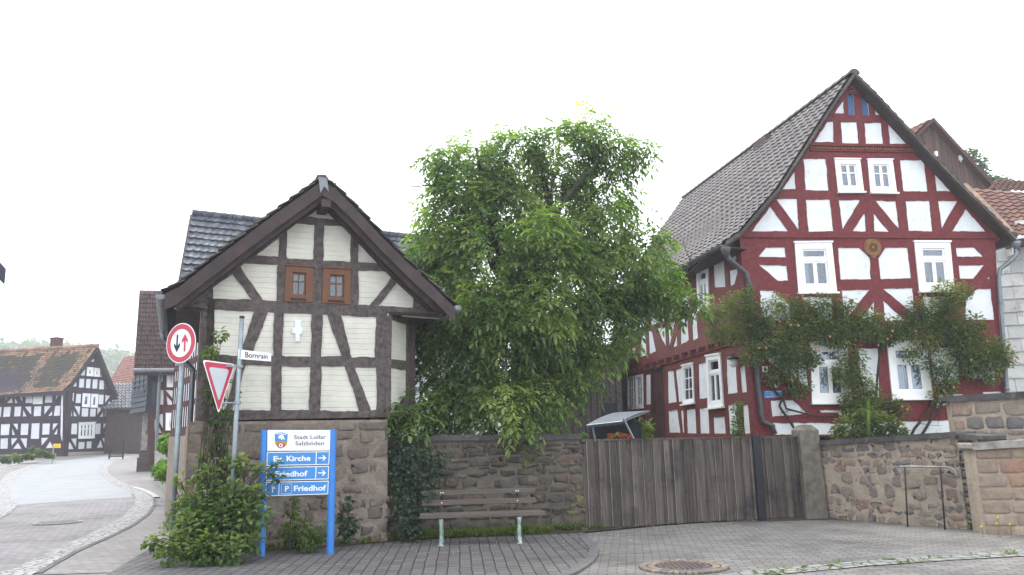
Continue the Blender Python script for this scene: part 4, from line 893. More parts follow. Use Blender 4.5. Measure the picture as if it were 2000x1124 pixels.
dk = disc(0, rad, 0, 'sign_white', 'sign_face'); disc(rad*.70, rad*.95, .004, 'sign_red', 'red_ring', dk)
def poly_on(pts, off, mat, name, par, s=rad):
    mb = MB(); mb.prism([c+nrm*off+e1*x*s+e2*y*s for x, y in pts], -nrm*.002); return mb.build(name, [M[mat]], par)
def big_arrow(x, up, mat, nm):
    f = 1 if up else -1; hh = .44
    pts = [(x-.05, -f*hh), (x-.05, f*.12), (x-.20, -f*.02), (x-.20, f*.14), (x, f*(hh)), (x+.20, f*.14), (x+.20, -f*.02), (x+.05, f*.12), (x+.05, -f*hh)]
    poly_on(pts, .005, mat, nm, dk)
big_arrow(-.25, False, 'sign_black', 'arrow'); big_arrow(.27, True, 'sign_red', 'arrow')
mb = MB()
for s in (-.1, .1): mb.cbox(c-nrm*.012+e2*s, e1*.3, nrm*.02, e2*.03); mb.cbox(c-nrm*.05+e2*s, e1*.09, nrm*.08, e2*.03)
mb.build('clamp', [M['galv']], RS)
# ============================================================ street-name post with the give-way triangle
Y = 11.2; at = lambda x, y, Y_=Y: EYE+ray(x, y)*(Y_/ray(x, y).y)
a, b = at(472.5, 622), at(455, 930); b = a+(b-a)*((a.z+.1)/(a.z-b.z)); NP = thing('street_name_post', 'grey post carrying the white Bornrain street plate in front of the climbing ivy', 'street sign', (b.x, b.y, 0))
mb = MB(); mb.tube([b, a], .032, 16); mb.tube([a, a+(a-b).normalized()*.03], .036, 12, 1); mb.build('post', [M['galv'], M['black_metal']], NP, smooth=True)
q0, q1 = at(465, 694), at(529, 699); W5 = Wall((q0.x, q0.y), 24); W5 = W5.shift(.04)
mb = MB(); mb.prism([W5.px(x, y) for x, y in [(466, 683), (529.5, 690.5), (529, 706), (465.5, 701)]], -W5.n*.012); npl = mb.build('name_plate', [M['sign_white']], NP, bevel=.002)
text_mesh('Bornrain', W5, [(479, 687.5), (523.5, 692.3), (523.3, 701.8), (479, 698.8)], .003, 'sign_black', npl, .012)
mb = MB(); mb.tube([W5.px(470, 692, -.03), W5.px(470, 692, -.05)+V((0, 0, .01))], .045, 12); mb.build('clamp', [M['galv']], NP)
# the give-way sign hangs on the same post by two arms
c = at(430, 735, 11.1); W6 = Wall((c.x, c.y), 52); W6.A = V((c.x, c.y, 0))
YS = thing('give_way_sign', 'red and white give-way triangle pointing down, fixed by two arms to the grey street-name post', 'traffic sign', c)
def tri(pts, off, mat, name, par, th=.003):
    mb = MB(); o = []
    q = [W6.uz(x, y) for x, y in pts]; n = 3
    for i in range(3):
        a_, b_, c__ = V((*q[i-1], 0)), V((*q[i], 0)), V((*q[(i+1) % 3], 0)); u1, u2 = (a_-b_), (c__-b_); rr_ = .05; p1 = b_+u1.normalized()*rr_; p2 = b_+u2.normalized()*rr_
        for t in (0, .25, .5, .75, 1): x = p1*(1-t)**2+b_*2*t*(1-t)+p2*t*t; o.append((x.x, x.y))
    mb.prism([W6.P(u, z, off) for u, z in o], -W6.n*th); return mb.build(name, [M[mat]], par)
tf = tri([(395.5, 703), (459.5, 711.5), (427, 809)], 0, 'sign_white', 'sign_face', YS, .004); tri([(398.5, 706), (456.5, 713.5), (427, 804)], .003, 'sign_red', 'red_border', tf); tri([(407, 717), (447.5, 722), (427.2, 785)], .006, 'sign_grey', 'centre_field', tf)
mb = MB()
for (x0, y0, x1, y1) in ((440, 716, 469, 716), (432, 788, 464, 787)):
    p, q_ = W6.px(x0, y0, -.015), at(x1, y1, 11.2); mb.tube([p, q_], .012, 8)
mb.build('bracket', [M['galv']], YS)
mb = MB()
for y in (716, 787): q_ = at(469-(y-716)*.06, y, 11.2); mb.tube([q_-V((0, 0, .02)), q_+V((0, 0, .02))], .04, 12)
mb.build('clamp', [M['galv']], YS)
# ============================================================ garden wall, gate, right-hand walls
WM = wall2(750, 13.15, 1137, 13.85)
GW = thing('garden_wall', 'dark rubble garden wall with stone coping behind the green bench', 'wall', WM.P(WM.L/2, 0, -.2))
u0, u1 = WM.uz(757, 900)[0], WM.uz(1137, 900)[0]; top = line_tb(WM, [(757, 862), (930, 860), (1137, 857)]); bot = lambda u: -.15
slab(WM, u0, u1, bot, top, .45, .02, .09).build('mortar_body', [M['mortar_dark']], GW, smooth=True)
stones(WM, u0, u1, lambda u: -.03, top, (.06, .19), (.10, .46), .010, .024, 41, 0, .03, .024).build('rubble_stones', [M['stone_dark']], GW, smooth=True)
mb = coping(WM, u0, u1-.0, top, .075, -.5, .05, 42, (.45, .9)); mb.build('coping', [M['coping']], GW, bevel=.012)
# wooden gate
WK = wall2(1137, 13.85, 1572, 14.95); g0, g1 = WK.uz(1139, 950)[0], WK.uz(1569, 930)[0]
topk = line_tb(WK, [(1137, 858), (1470, 852), (1568, 852)]); botk = line_tb(WK, [(1140, 1030), (1300, 1019), (1478, 1008), (1575, 1003)])
GT = thing('wooden_gate', 'wide weathered plank gate with two leaves and a black middle post', 'gate', WK.P((g0+g1)/2, 0, -.05))
pc = WK.uz(1480, 930)[0]
for a, b, sd_ in ((g0, pc-.07, 51), (pc+.07, g1, 52)):
    mb = MB(); rr = random.Random(sd_); u = a; k = 0
    while u < b-.03:
        w_ = min(rr.uniform(.075, .12), b-u); o = (.022 if k % 2 else 0)+rr.uniform(0, .006); j = rr.uniform(-.015, .0)
        z0, z1 = .03+rr.uniform(0, .012), topk(u)-.03+j; x0, x1 = u-(.012 if k % 2 else 0), u+w_+(.012 if k % 2 else -.004); t_ = .020
        uv = None; lean = rr.uniform(-.006, .006)
        p = [WK.P(x0, z0, o), WK.P(x1, z0, o), WK.P(x1+lean, z1, o), WK.P(x0+lean, z1, o)]; mb.prism(p, -WK.n*t_, 0, rr.random()**1.3)
        if rr.random() < .75: e_ = rr.uniform(.004, .011); mb.prism([WK.P(x0, z0, o+.003), WK.P(x0+e_, z0, o+.003), WK.P(x0+e_+lean, z1, o+.003), WK.P(x0+lean, z1, o+.003)], -WK.n*.01, 1, rr.random()*.6)  # thin pale strip on the board edge paints the light it catches
        u += w_; k += 1
    lf = mb.build('gate_leaf', [M['planks_gate'], M['planks_edge_lit']], GT)
    mb = MB(); mb.box(WK.P(a, topk(a)-.035, .035), WK.P(b, topk(b), 0)-WK.P(a, topk(a), 0), -WK.n*.10, V((0, 0, .028))); mb.build('cap_rail', [M['planks_gate']], lf)
    mb = MB()
    for zz in (.3, 1.1): mb.box(WK.P(a, zz, -.03), WK.d*(b-a), -WK.n*.05, V((0, 0, .1)))
    mb.build('ledge', [M['planks_gate']], lf)
mb = MB(); mb.cbox(WK.P(pc, topk(pc)/2+.02, .03), WK.d*.16, WK.n*.08, V((0, 0, topk(pc)+.02))); mb.build('middle_post', [M['black_metal']], GT, bevel=.005)
# stone gate pillar
pb = hp(1589, 14.75); WQ = Wall((pb.x, pb.y), 2); pt_ = WQ.uz(1583, 838)[1]; GP = thing('gate_pillar', 'square sandstone gate pillar with a low pyramid cap at the right of the gate', 'pillar', (pb.x, pb.y, 0))
a, b = WQ.uz(1566, 900)[0], WQ.uz(1606, 900)[0]; mb = MB(); h = pt_
def ring(z, s, jit=0): return [WQ.P(a+(b-a)*(.5+(x-.5)*s), z, -.21+.21*y*s) for x, y in ((0, 1), (1, 1), (1, -1), (0, -1))]
lv = [ring(-.1, 1.10), ring(.5, 1.04), ring(1.0, .99), ring(h-.02, .97), ring(h+.07, .55), ring(h+.085, .1)]
for r0, r1 in zip(lv, lv[1:]):
    for k in range(4): mb.face([r0[k], r0[(k+1) % 4], r1[(k+1) % 4], r1[k]])
mb.face(lv[-1]); mb.build('pillar_stone', [M['sandstone_post']], GP, bevel=.015, weld=True)
# low wall right of the pillar
WR = wall2(1603, 14.8, 1878, 12.55); WR.n = WR.n
RW = thing('roadside_wall', 'low rubble wall of mixed pink and grey stones with flat coping, behind the handrail', 'wall', WR.P(WR.L/2, 0, -.2))
u0, u1 = WR.uz(1606, 930)[0], WR.uz(1878, 930)[0]; top = line_tb(WR, [(1606, 868), (1720, 862), (1860, 853)])
slab(WR, u0, u1, bot, top, .5, .02, .09).build('mortar_body', [M['mortar_light']], RW, smooth=True)
stones(WR, u0, u1, lambda u: -.04, top, (.08, .26), (.09, .38), .014, .009, 61, 0, .08, .034).build('rubble_stones', [M['stone_light']], RW, smooth=True)
coping(WR, u0, u1+.02, top, .07, -.5, .07, 62, (.4, .8)).build('coping', [M['coping']], RW, bevel=.012)
# buttress and sandstone block wall at the frame edge
WT = wall2(1876, 12.6, 1930, 12.1); BT = thing('wall_buttress', 'narrow stepped rubble buttress joining the low wall to the sandstone block wall', 'wall', WT.P(WT.L/2, 0, -.2))
u0, u1 = WT.uz(1878, 930)[0], WT.uz(1921, 940)[0]; top = line_tb(WT, [(1876, 857), (1930, 862)])
slab(WT, u0, u1, bot, top, .5, .02, .08).build('mortar_body', [M['mortar_dark']], BT, smooth=True)
stones(WT, u0, u1, lambda u: -.04, top, (.06, .13), (.14, .34), .008, .03, 63, .01, 0, .012).build('rubble_stones', [M['stone_light']], BT, smooth=True)
coping(WT, u0-.03, u1+.03, top, .06, -.5, .06, 64, (.3, .6)).build('coping', [M['coping']], BT, bevel=.01)
WX = wall2(1908, 12.0, 2000, 11.9); XW = thing('block_wall', 'wall of dressed tan and red sandstone blocks at the right edge of the street', 'wall', WX.P(.7, 0, -.2))
u0, u1 = WX.uz(1910, 930)[0], WX.L+2.2; top = line_tb(WX, [(1905, 878), (2000, 872)])
slab(WX, u0, u1, bot, top, .45, .008, .1).build('mortar_body', [M['mortar_light']], XW, smooth=True)
stones(WX, u0, u1, lambda u: -.05, top, (.155, .215), (.3, .62), .006, .018, 66, .004, 0, .006, True).build('block_courses', [M['stone_block']], XW, smooth=True)
coping(WX, u0-.05, u1, top, .085, -.48, .07, 67, (.55, .8)).build('coping', [M['coping_light']], XW, bevel=.012)
# upper terrace wall
WY = wall2(1857, 14.6, 2000, 14.2); YW = thing('terrace_wall', 'upper terrace wall of mixed dressed and dark rubble stones under the red house corner', 'wall', WY.P(1.5, 1, -.2))
u0, u1 = WY.uz(1860, 820)[0], WY.L+2.5; top = line_tb(WY, [(1857, 783), (2000, 776)]); bt_ = lambda u: .9
slab(WY, u0, u1, bt_, top, .5, .02, .1).build('mortar_body', [M['mortar_light']], YW, smooth=True)
stones(WY, u0, u1, lambda u: 1.0, top, (.12, .26), (.2, .46), .014, .03, 68, .0, 0, .016).build('rubble_stones', [M['stone_light']], YW, smooth=True)
coping(WY, u0-.08, u1, top, .085, -.5, .08, 69, (.8, 1.3)).build('coping', [M['coping']], YW, bevel=.012)
# handrail
Yh = 12.9; at = lambda x, y, Y_: EYE+ray(x, y)*(Y_/ray(x, y).y)
HR = thing('handrail', 'thin steel handrail with curled ends on two slim posts in front of the low wall', 'railing', (at(1805, 1015, 12.9).x, 12.9, 0))
yy = lambda x: 13.25-(x-1750)*.0062
P_ = [at(x, y, yy(x)) for x, y in [(1757, 931), (1756, 921), (1749, 913), (1762, 911.5), (1800, 912), (1850, 913), (1862, 916), (1869, 926), (1866, 931), (1862, 930)]]
mb = MB(); mb.tube(P_, .014, 8); mb.build('rail', [M['chrome']], HR, smooth=True)
for x0, x1 in ((1767, 1772), (1836, 1844)):
    a = at(x0, 912, yy(x0)); b = at(x1, 1012, yy(x0)); b = a+(b-a)*((a.z+.03)/(a.z-b.z)); mb = MB(); mb.tube([b, a], .013, 8); mb.build('post', [M['rust_metal']], HR, smooth=True)
# ============================================================ bench
ba = hp(835, 12.15); WB = Wall((ba.x, ba.y), 3.0); L0 = WB.uz(819, 1006)[0]; L1 = WB.uz(1066, 1000)[0]
BN = thing('park_bench', 'old park bench with weathered planks and mint green iron legs', 'bench', WB.P((L0+L1)/2, 0, -.25))
zs = .43
for k in range(2):
    mb = MB(); o = -.02-.17*k; mb.cbox(WB.P((L0+L1)/2-.02*k, zs+.005*k, o-.07), WB.d*(L1-L0-.03*k), WB.n*.145, V((0, 0, .055)), 0, .1); mb.build('seat_plank', [M['bench_wood']], BN, bevel=.006)
bl0, bl1 = L0+.02, WB.uz(1046, 960, -.42)[0]
for k, (zz, hh) in enumerate(((.60, .065), (.745, .06))):
    mb = MB(); o = -.42-.03*k; mb.cbox(WB.P((bl0+bl1)/2, zz, o), WB.d*(bl1-bl0), WB.n*.04, V((0, 0, hh+.012)), 0, .1); mb.build('backrest_plank', [M['bench_wood']], BN, bevel=.005)
for x in (861, 1014):
    u = WB.uz(x, 1000)[0]; mb = MB()
    mb.tube([WB.P(u, 0, -.005), WB.P(u, .04, -.012), WB.P(u, .12, -.03), WB.P(u, .3, -.04), WB.P(u, zs-.04, -.03)], [.046, .032, .024, .024, .034], 10)
    mb.cbox(WB.P(u, .012, -.01), WB.d*.085, WB.n*.11, V((0, 0, .022)))
    mb.build('front_leg', [M['copper_green']], BN, smooth=True)
    mb = MB(); mb.tube([WB.P(u, 0, -.43), WB.P(u, .05, -.41), WB.P(u, .2, -.36), WB.P(u, zs-.04, -.33)], [.04, .028, .022, .028], 10); mb.cbox(WB.P(u, .012, -.42), WB.d*.075, WB.n*.10, V((0, 0, .022)))
    mb.build('rear_leg', [M['copper_green']], BN, smooth=True)
    mb = MB(); mb.tube([WB.P(u, zs-.035, -.02), WB.P(u, zs-.05, -.2), WB.P(u, zs-.035, -.36), WB.P(u, zs+.08, -.40), WB.P(u, zs+.17, -.44), WB.P(u, .765, -.475)], [.02, .022, .024, .026, .014, .012], 8)
    mb.build('arm_bracket', [M['rust_metal']], BN, smooth=True)
    mb = MB()
    for zz, o in ((.60, -.40), (.745, -.43)):
        for s in (-.018, .018) if zz > .7 else (0,): mb.lathe(WB.P(u+s, zz, o), [(.011, 0), (.009, .006), (.001, .008)], 8, 0, WB.n)
    mb.build('bolt', [M['petal_white']], BN)
# ============================================================ ground
def axis(a, b, fine0, fine1, f, c):
    xs = []; x = a
    while x < b: xs.append(x); x += f if fine0 <= x < fine1 else c*(1+abs(x-(fine0+fine1)/2)*.02)
    xs.append(b); return xs
mb = MB(); xs = axis(-260, 260, -16, 14, .4, 4); ys = axis(-25, 420, 1, 62, .4, 6)
idx = {}
for i, x in enumerate(xs):
    for j, y in enumerate(ys): idx[i, j] = len(mb.v); mb.v.append(V((x, y, gz(x, y))))
for i in range(len(xs)-1):
    for j in range(len(ys)-1):
        cx, cy = (xs[i]+xs[i+1])/2, (ys[j]+ys[j+1])/2; far = 0
        if cy > 100 or abs(cx) > 60: far = 2
        elif cx > -2.2 and cy > 14.6: far = 1
        elif cx < -1.5 and cy < 62: far = 3
        mb.f.append((idx[i, j], idx[i+1, j], idx[i+1, j+1], idx[i, j+1])); mb.m.append(far); mb.c.append(.5); q = [mb.v[k] for k in mb.f[-1]]; mb.uv.append([(p.x, p.y) for p in q])
struct(mb.build('ground', [M['pavers_road'], M['soil'], M['ground'], M['pavers_left']], None, True, org=(0, 0, 0)))
def ribbon(name, A, B, mat, dz, n=60, k=3, up=0, smooth=False):
    """sheet between two pixel polylines lying on the terrain"""
    a = [G(x, y) for x, y in A]; b = [G(x, y) for x, y in B]; mb = MB(); rows = []
    for i in range(n+1):
        p, q = poly_at(a, i/n), poly_at(b, i/n); rows.append([V((lerp(p, q, j/k).x, lerp(p, q, j/k).y, 0)) for j in range(k+1)])
    for r_ in rows:
        for p in r_: p.z = gz(p.x, p.y)+dz
    L = 0
    for i in range(n):
        for j in range(k): mb.face([rows[i][j], rows[i+1][j], rows[i+1][j+1], rows[i][j+1]], 0, [(p.x, p.y) for p in (rows[i][j], rows[i+1][j], rows[i+1][j+1], rows[i][j+1])])
    if up:
        for i in range(n):
            for j in (0, k): p, q = rows[i][j], rows[i+1][j]; mb.face([p, q, q-V((0, 0, up+.02)), p-V((0, 0, up+.02))], 0)
    return struct(mb.build(name, [M[mat]], None, smooth))
ZG = zt(0, 860, 1703/400)
lowE = ZG([(140, 1210), (280, 1124), (420, 1040), (620, 930), (850, 830), (1080, 720), (1220, 620), (1275, 540), (1270, 490), (1190, 425), (1120, 395), (1010, 350), (900, 280), (890, 225), (940, 180), (1060, 150), (1160, 130)])
uppE = ZG([(-120, 1190), (0, 1115), (150, 1060), (400, 940), (620, 840), (850, 730), (1020, 640), (1110, 540), (1130, 480), (1090, 430), (1000, 390), (930, 360), (850, 290), (795, 240), (830, 200), (1040, 138), (1150, 118)])
# corner of the carriageway: smooth asphalt beyond the paved threshold
ribbon('road', ZG([(-60, 560), (60, 550), (200, 540), (480, 515), (800, 495), (1090, 480)]), ZG([(-60, 240), (100, 225), (300, 190), (600, 150), (900, 115), (1150, 88)]), 'asphalt', .006, 70, 24)
ribbon('gutter_strip', uppE, lowE, 'cobbles', .013, 130, 3)
kin = [(x+.3, y+.3) for x, y in lowE]
def offs(poly, d):
    g = [G(x, y) for x, y in poly]; o = []
    for i, p in enumerate(g):
        t = (g[min(i+1, len(g)-1)]-g[max(i-1, 0)]); t.z = 0; t.normalize(); nn = V((t.y, -t.x, 0)); o.append(p+nn*d)
    return g, o
def kerbline(name, poly, w_, h, mat, side=1, n=90, dz=.0):
    g, o = offs(poly, w_*side); mb = MB(); L = sum((b-a).length for a, b in zip(g, g[1:])); n = max(3, int(L/1.0))
    for i in range(n):
        t0, t1 = i/n+.0015, (i+1)/n-.0015; c = rnd.random()
        for s in range(3):
            a, b = t0+(t1-t0)*s/3, t0+(t1-t0)*(s+1)/3; p0, p1, q0, q1 = poly_at(g, a), poly_at(g, b), poly_at(o, a), poly_at(o, b)
            for p in (p0, p1, q0, q1): p.z = gz(p.x, p.y)+h
            mb.face([p0, p1, q1, q0], 0, None, c); d = V((0, 0, -h-.03)); mb.face([p0, p1, p1+d, p0+d], 0, None, c); mb.face([q0, q1, q1+d, q0+d], 0, None, c)
    return struct(mb.build(name, [M[mat]]))
kerbline('kerb', lowE[1:9], .09, .022, 'kerb', 1)
kerbline('kerb', ZG([(1120, 398), (1180, 410), (1240, 432), (1290, 458), (1330, 485)]), .16, .045, 'kerb_light', 1)
# left-hand cobbled corner and pavement
ribbon('gutter_strip', ZG([(-90, 700), (0, 655), (90, 610), (150, 545), (130, 510), (72, 465), (85, 400), (130, 320), (190, 262), (330, 215), (520, 180)]),
       ZG([(-160, 600), (-60, 560), (0, 530), (20, 500), (5, 480), (-10, 440), (-10, 400), (20, 320), (60, 275), (260, 205), (470, 172)]), 'cobbles', .014, 70, 3)
ribbon('pavement', ZG([(-160, 340), (0, 345), (60, 275), (260, 205), (470, 172), (900, 112)]), ZG([(-160, 215), (0, 178), (60, 170), (260, 150), (470, 128), (880, 100)]), 'pavers_side', .02, 60, 6)
ribbon('kerb', ZG([(-160, 268), (0, 236), (150, 205), (310, 180)]), ZG([(-160, 258), (0, 229), (150, 199), (310, 176)]), 'kerb_light', .045, 40, 1, up=.03)
# side pavement between gutter and walls
ribbon('pavement', [(x+1.0, y+.6) for x, y in lowE[1:]], ZG([(1500, 1090), (1520, 1000), (1500, 930), (1480, 860), (1460, 760), (1450, 680), (1440, 600), (1420, 500), (1380, 440), (1340, 380), (1310, 330), (1280, 290), (1240, 250), (1180, 210), (1165, 160), (1168, 112)]), 'pavers_side', .010, 110, 14)
# dark paver walk in front of plinth, bench and gate, with its curved kerb
kc = [(120, 1180), (560, 1170), (900, 1165), (1060, 1148), (1125, 1124), (1155, 1105), (1168, 1090), (1171, 1078), (1160, 1064), (1148, 1052)]
ribbon('pavement', kc, [(290, 1075), (420, 1072), (520, 1068), (620, 1066), (700, 1060), (770, 1054), (880, 1050), (990, 1044), (1080, 1040), (1140, 1036)], 'pavers_walk', .016, 110, 26)
kerbline('kerb', [(1040, 1153), (1060, 1148), (1125, 1124), (1155, 1105), (1168, 1090), (1171, 1078), (1160, 1064), (1148, 1052)], .13, .03, 'kerb', -1)
# dark earth ribbon along the wall foot, doubling as painted contact shadow
ribbon('soil', [(480, 1084), (600, 1076), (700, 1068), (780, 1060), (880, 1054), (1000, 1050), (1080, 1046), (1150, 1042), (1300, 1027), (1480, 1013), (1610, 1004)], [(470, 1064), (600, 1058), (700, 1050), (780, 1046), (880, 1042), (1000, 1038), (1080, 1034), (1142, 1030), (1300, 1018), (1480, 1006), (1605, 997)], 'soil', .024, 80, 2)
# cobble strip bottom right
ribbon('gutter_strip', [(1240, 1160), (1480, 1128), (1700, 1107), (1860, 1096), (2080, 1084)], [(1300, 1136), (1500, 1114), (1700, 1096), (1860, 1086), (2080, 1070)], 'cobbles_dark', .010, 60, 3)
def manhole(cx, cy, rx, mat, label, ring=None, name='manhole_cover'):
    c = G(cx, cy); r_ = (G(cx+rx, cy)-c).length; T = thing(name, label, 'manhole cover', c)
    mb = MB(); mb.lathe(c+V((0, 0, .0)), [(r_, .004), (r_, .02), (r_*.93, .022), (r_*.925, .014), (r_*.9, .014), (r_*.895, .022), (.01, .024)], 40); mb.build('cover', [M[mat]], T)
    mb = MB()
    for i in range(-4, 5):
        for j in range(-4, 5):
            if math.hypot(i, j) < 4.4: mb.cbox(c+V((i*r_*.19, j*r_*.19, .026)), V((r_*.1, 0, 0)), V((0, r_*.1, 0)), V((0, 0, .008)))
    mb.build('stud', [M[mat]], T)['kind'] = 'stuff'
    if ring:
        mb = MB(); n = 44
        for row in range(2):
            for k in range(n):
                a = 2*math.pi*(k+.5*row)/n; rr_ = r_+.07+.10*row; p = c+V((math.cos(a)*rr_, math.sin(a)*rr_, .012)); t = V((-math.sin(a), math.cos(a), 0)); q = V((math.cos(a), math.sin(a), 0)); mb.cbox(p, t*(2*math.pi*rr_/n*.86), q*.088, V((0, 0, .028)), 0, rnd.random())
        mb.build('cobble_ring', [M[ring]], T, bevel=.006)
    return T
manhole(1335, 1109, 52, 'manhole', 'rusty round manhole cover ringed by small light cobbles in the right foreground', 'stone_light')
manhole(113, 1022, 37, 'manhole_light', 'pale round manhole cover in the paved road on the left')
# ============================================================ black and white timber house across the street
CA = hp(122, 57); WG1 = Wall(CA, 66); WL1 = Wall(CA, -12)
BW = thing('timbered_farmhouse', 'long black and white timbered house with a mossy old roof across the street', 'house', (CA.x-5, CA.y+3, 1.2))
gpan = [ZC(p) for p in [[(720, 225), (733, 258), (708, 258)], [(700, 200), (712, 198), (718, 222), (697, 240)], [(690, 225), (690, 250), (665, 250)],
 [(628, 300), (622, 352), (590, 350)], [(740, 300), (760, 320), (770, 365), (738, 362)], [(582, 375), (620, 375), (616, 440), (578, 440)], [(632, 377), (667, 378), (662, 445), (628, 443)], [(680, 380), (718, 380), (712, 448), (675, 446)], [(730, 385), (765, 387), (762, 453), (725, 452)],
 [(560, 395), (562, 432), (535, 432)], [(780, 385), (798, 420), (775, 455)], [(804, 435), (818, 457), (792, 456)], [(500, 480), (545, 478), (540, 548)], [(490, 505), (530, 560), (487, 560)], [(560, 485), (596, 487), (592, 553), (553, 553)],
 [(725, 492), (762, 492), (757, 562), (720, 562)], [(772, 493), (810, 500), (770, 555)], [(806, 535), (812, 565), (782, 565)], [(487, 575), (525, 575), (530, 650), (480, 650)], [(545, 575), (590, 577), (582, 650)], [(540, 605), (565, 650), (540, 650)],
 [(600, 590), (650, 592), (646, 652), (597, 652)], [(662, 594), (705, 595), (700, 652), (658, 652)], [(715, 585), (752, 587), (712, 640)], [(758, 612), (756, 655), (728, 655)], [(766, 590), (810, 588), (805, 655), (766, 655)],
 [(480, 703), (510, 703), (510, 755)], [(475, 735), (498, 782), (473, 783)], [(525, 703), (568, 702), (565, 782), (520, 782)], [(702, 703), (740, 702), (735, 780), (697, 780)], [(757, 703), (783, 702), (757, 745)], [(787, 720), (784, 778), (764, 778)],
 [(470, 810), (510, 808), (467, 870)], [(512, 835), (540, 890), (485, 893)], [(520, 815), (562, 810), (558, 880)], [(577, 838), (622, 838), (618, 888), (573, 890)], [(635, 835), (673, 833), (670, 885), (632, 886)], [(690, 810), (730, 808), (690, 860)], [(738, 820), (755, 878), (708, 882)], [(748, 810), (780, 808), (772, 870)]]]
gwin = [ZC(q) for q in [[(636, 290), (683, 295), (682, 358), (632, 355)], [(689, 297), (732, 300), (730, 362), (687, 360)], [(605, 483), (660, 487), (655, 584), (598, 582)], [(668, 487), (718, 490), (712, 588), (662, 586)], [(577, 697), (697, 693), (690, 812), (572, 815)]]]
outer = [WG1.uz(x, y) for x, y in [(122, 884), (124, 762), (133, 755), (191, 684), (230, 770), (219, 776), (214, 882)]]
facade(WG1, BW, outer, [U(WG1, p) for p in gpan], [U(WG1, q) for q in gwin], .03, 'timber_purple', 'white_plaster_old', .02, .2, .4)
for q, b in zip(gwin, ((0, 1), (0, 1), None, None, (0, 1))):
    window(WG1, BW, U(WG1, q), trim=.12, sash=.08, mull=1 if b is None or q is not gwin[4] else 4, bars=b or (0, 0), proud=.04, sill=False, barw=.05, curtain=[(.1, .9)] if b is None else None)
lpan = [ZC(p) for p in [[(-40, 480), (-5, 480), (-5, 555), (-45, 555)], [(38, 485), (78, 482), (38, 540)], [(86, 512), (92, 552), (48, 553)], [(122, 482), (163, 480), (163, 545)], [(105, 510), (128, 552), (107, 553)], [(188, 480), (238, 480), (238, 553), (183, 553)],
 [(332, 478), (385, 478), (380, 550), (325, 552)], [(408, 476), (446, 476), (405, 535)], [(-30, 583), (12, 583), (5, 655), (-35, 655)], [(27, 583), (80, 580), (72, 652), (19, 655)], [(106, 580), (155, 578), (148, 650), (100, 652)], [(180, 580), (228, 578), (228, 640)], [(168, 600), (193, 650), (165, 652)],
 [(248, 578), (302, 576), (298, 648), (243, 650)], [(322, 576), (373, 574), (322, 640)], [(382, 610), (380, 645), (350, 647)], [(402, 574), (443, 572), (440, 645), (390, 648)], [(-60, 708), (-8, 708), (-10, 788), (-65, 788)], [(5, 708), (73, 705), (65, 788), (2, 788)], [(92, 705), (130, 704), (128, 755)],
 [(86, 732), (110, 787), (87, 787)], [(152, 704), (210, 703), (203, 786), (148, 787)], [(230, 702), (290, 700), (285, 815), (222, 815)], [(310, 703), (365, 702), (360, 783), (305, 785)], [(385, 703), (425, 702), (383, 757)], [(420, 735), (418, 782), (392, 784)],
 [(-60, 812), (-8, 812), (-10, 887), (-65, 888)], [(2, 812), (58, 810), (55, 887), (0, 888)], [(80, 812), (128, 810), (83, 870)], [(147, 812), (198, 811), (193, 885), (180, 875)], [(130, 842), (158, 888), (92, 888)], [(300, 808), (355, 806), (302, 868)], [(365, 832), (388, 880), (332, 885)]]]
lwin = [ZC([(248, 480), (315, 475), (312, 560), (243, 562)])]
uLL = WL1.uz(-160, 800)[0]
zE = WL1.uz(122, 762)[1]; z0_ = WL1.uz(122, 886)[1]
facade(WL1, BW, [(uLL, z0_-.3), (0, z0_-.3), (0, zE), (uLL, zE+.1)], [U(WL1, p) for p in lpan], [U(WL1, q) for q in lwin], .03, 'timber_purple', 'white_plaster_old', .02, .2, .4, 'side_timber_frame', 'side_wall')
for q in lwin: window(WL1, BW, U(WL1, q), trim=.3, sash=.08, proud=.04, sill=False)
mb = MB(); mb.prism([WG1.P(-.06, z0_-.2, .04), WG1.P(.42, z0_-.2, .04), WG1.P(.42, zE, .04), WG1.P(-.06, zE, .04)], -WG1.n*.3); mb.prism([WL1.P(-.45, z0_-.2, .04), WL1.P(.1, z0_-.2, .04), WL1.P(.1, zE, .04), WL1.P(-.45, zE, .04)], -WL1.n*.3); mb.build('corner_post', [M['timber_purple']], BW)
DL = -WL1.d*26; Wv1 = WG1.shift(.45)
rL = [Wv1.px(x, y) for x, y in [(124, 764), (138, 752), (191, 678)]]; rR = [Wv1.px(x, y) for x, y in [(230, 773), (219, 748), (191, 678)]]
mb = MB(); deck(rL, rR, DL, .3, mb); br_ = mb.build('roof', [M['timber_purple']], BW)
def mf(s, t, r):
    e = .02*noise.noise(V((s*30, t*14, 1)))+r.uniform(-.006, .006)
    if s < .038+e or t > .90+e*3 or t < .10+e*3 or abs(s-.125-.035*t+e) < .014 or abs(s-.36+e) < .015: return 1 if r.random() < .9 else 0
    if r.random() < .03: return 1
    return 0
mb = tile_patch(rL, [p+DL for p in rL], 22, 90, .05, .05, 2, 71, .03, .25, mf=mf); tile_patch(rR, [p+DL for p in rR], 14, 40, .05, .05, 2, 72, .03, .1, mb=mb)
mb.build('roof_tiles', [M['tile_moss'], M['tile_orange']], br_)
mb = MB(); n = 60
for k in range(n): p = rL[-1]+DL*((k+.5)/n)+V((0, 0, .08+.06*noise.noise(V((k*.3, 0, 0))))); mb.tube([p-DL.normalized()*.24, p+DL.normalized()*.24], [.17, .14], 8, 0, rnd.random())
mb.build('ridge_tiles', [M['tile_orange']], br_)
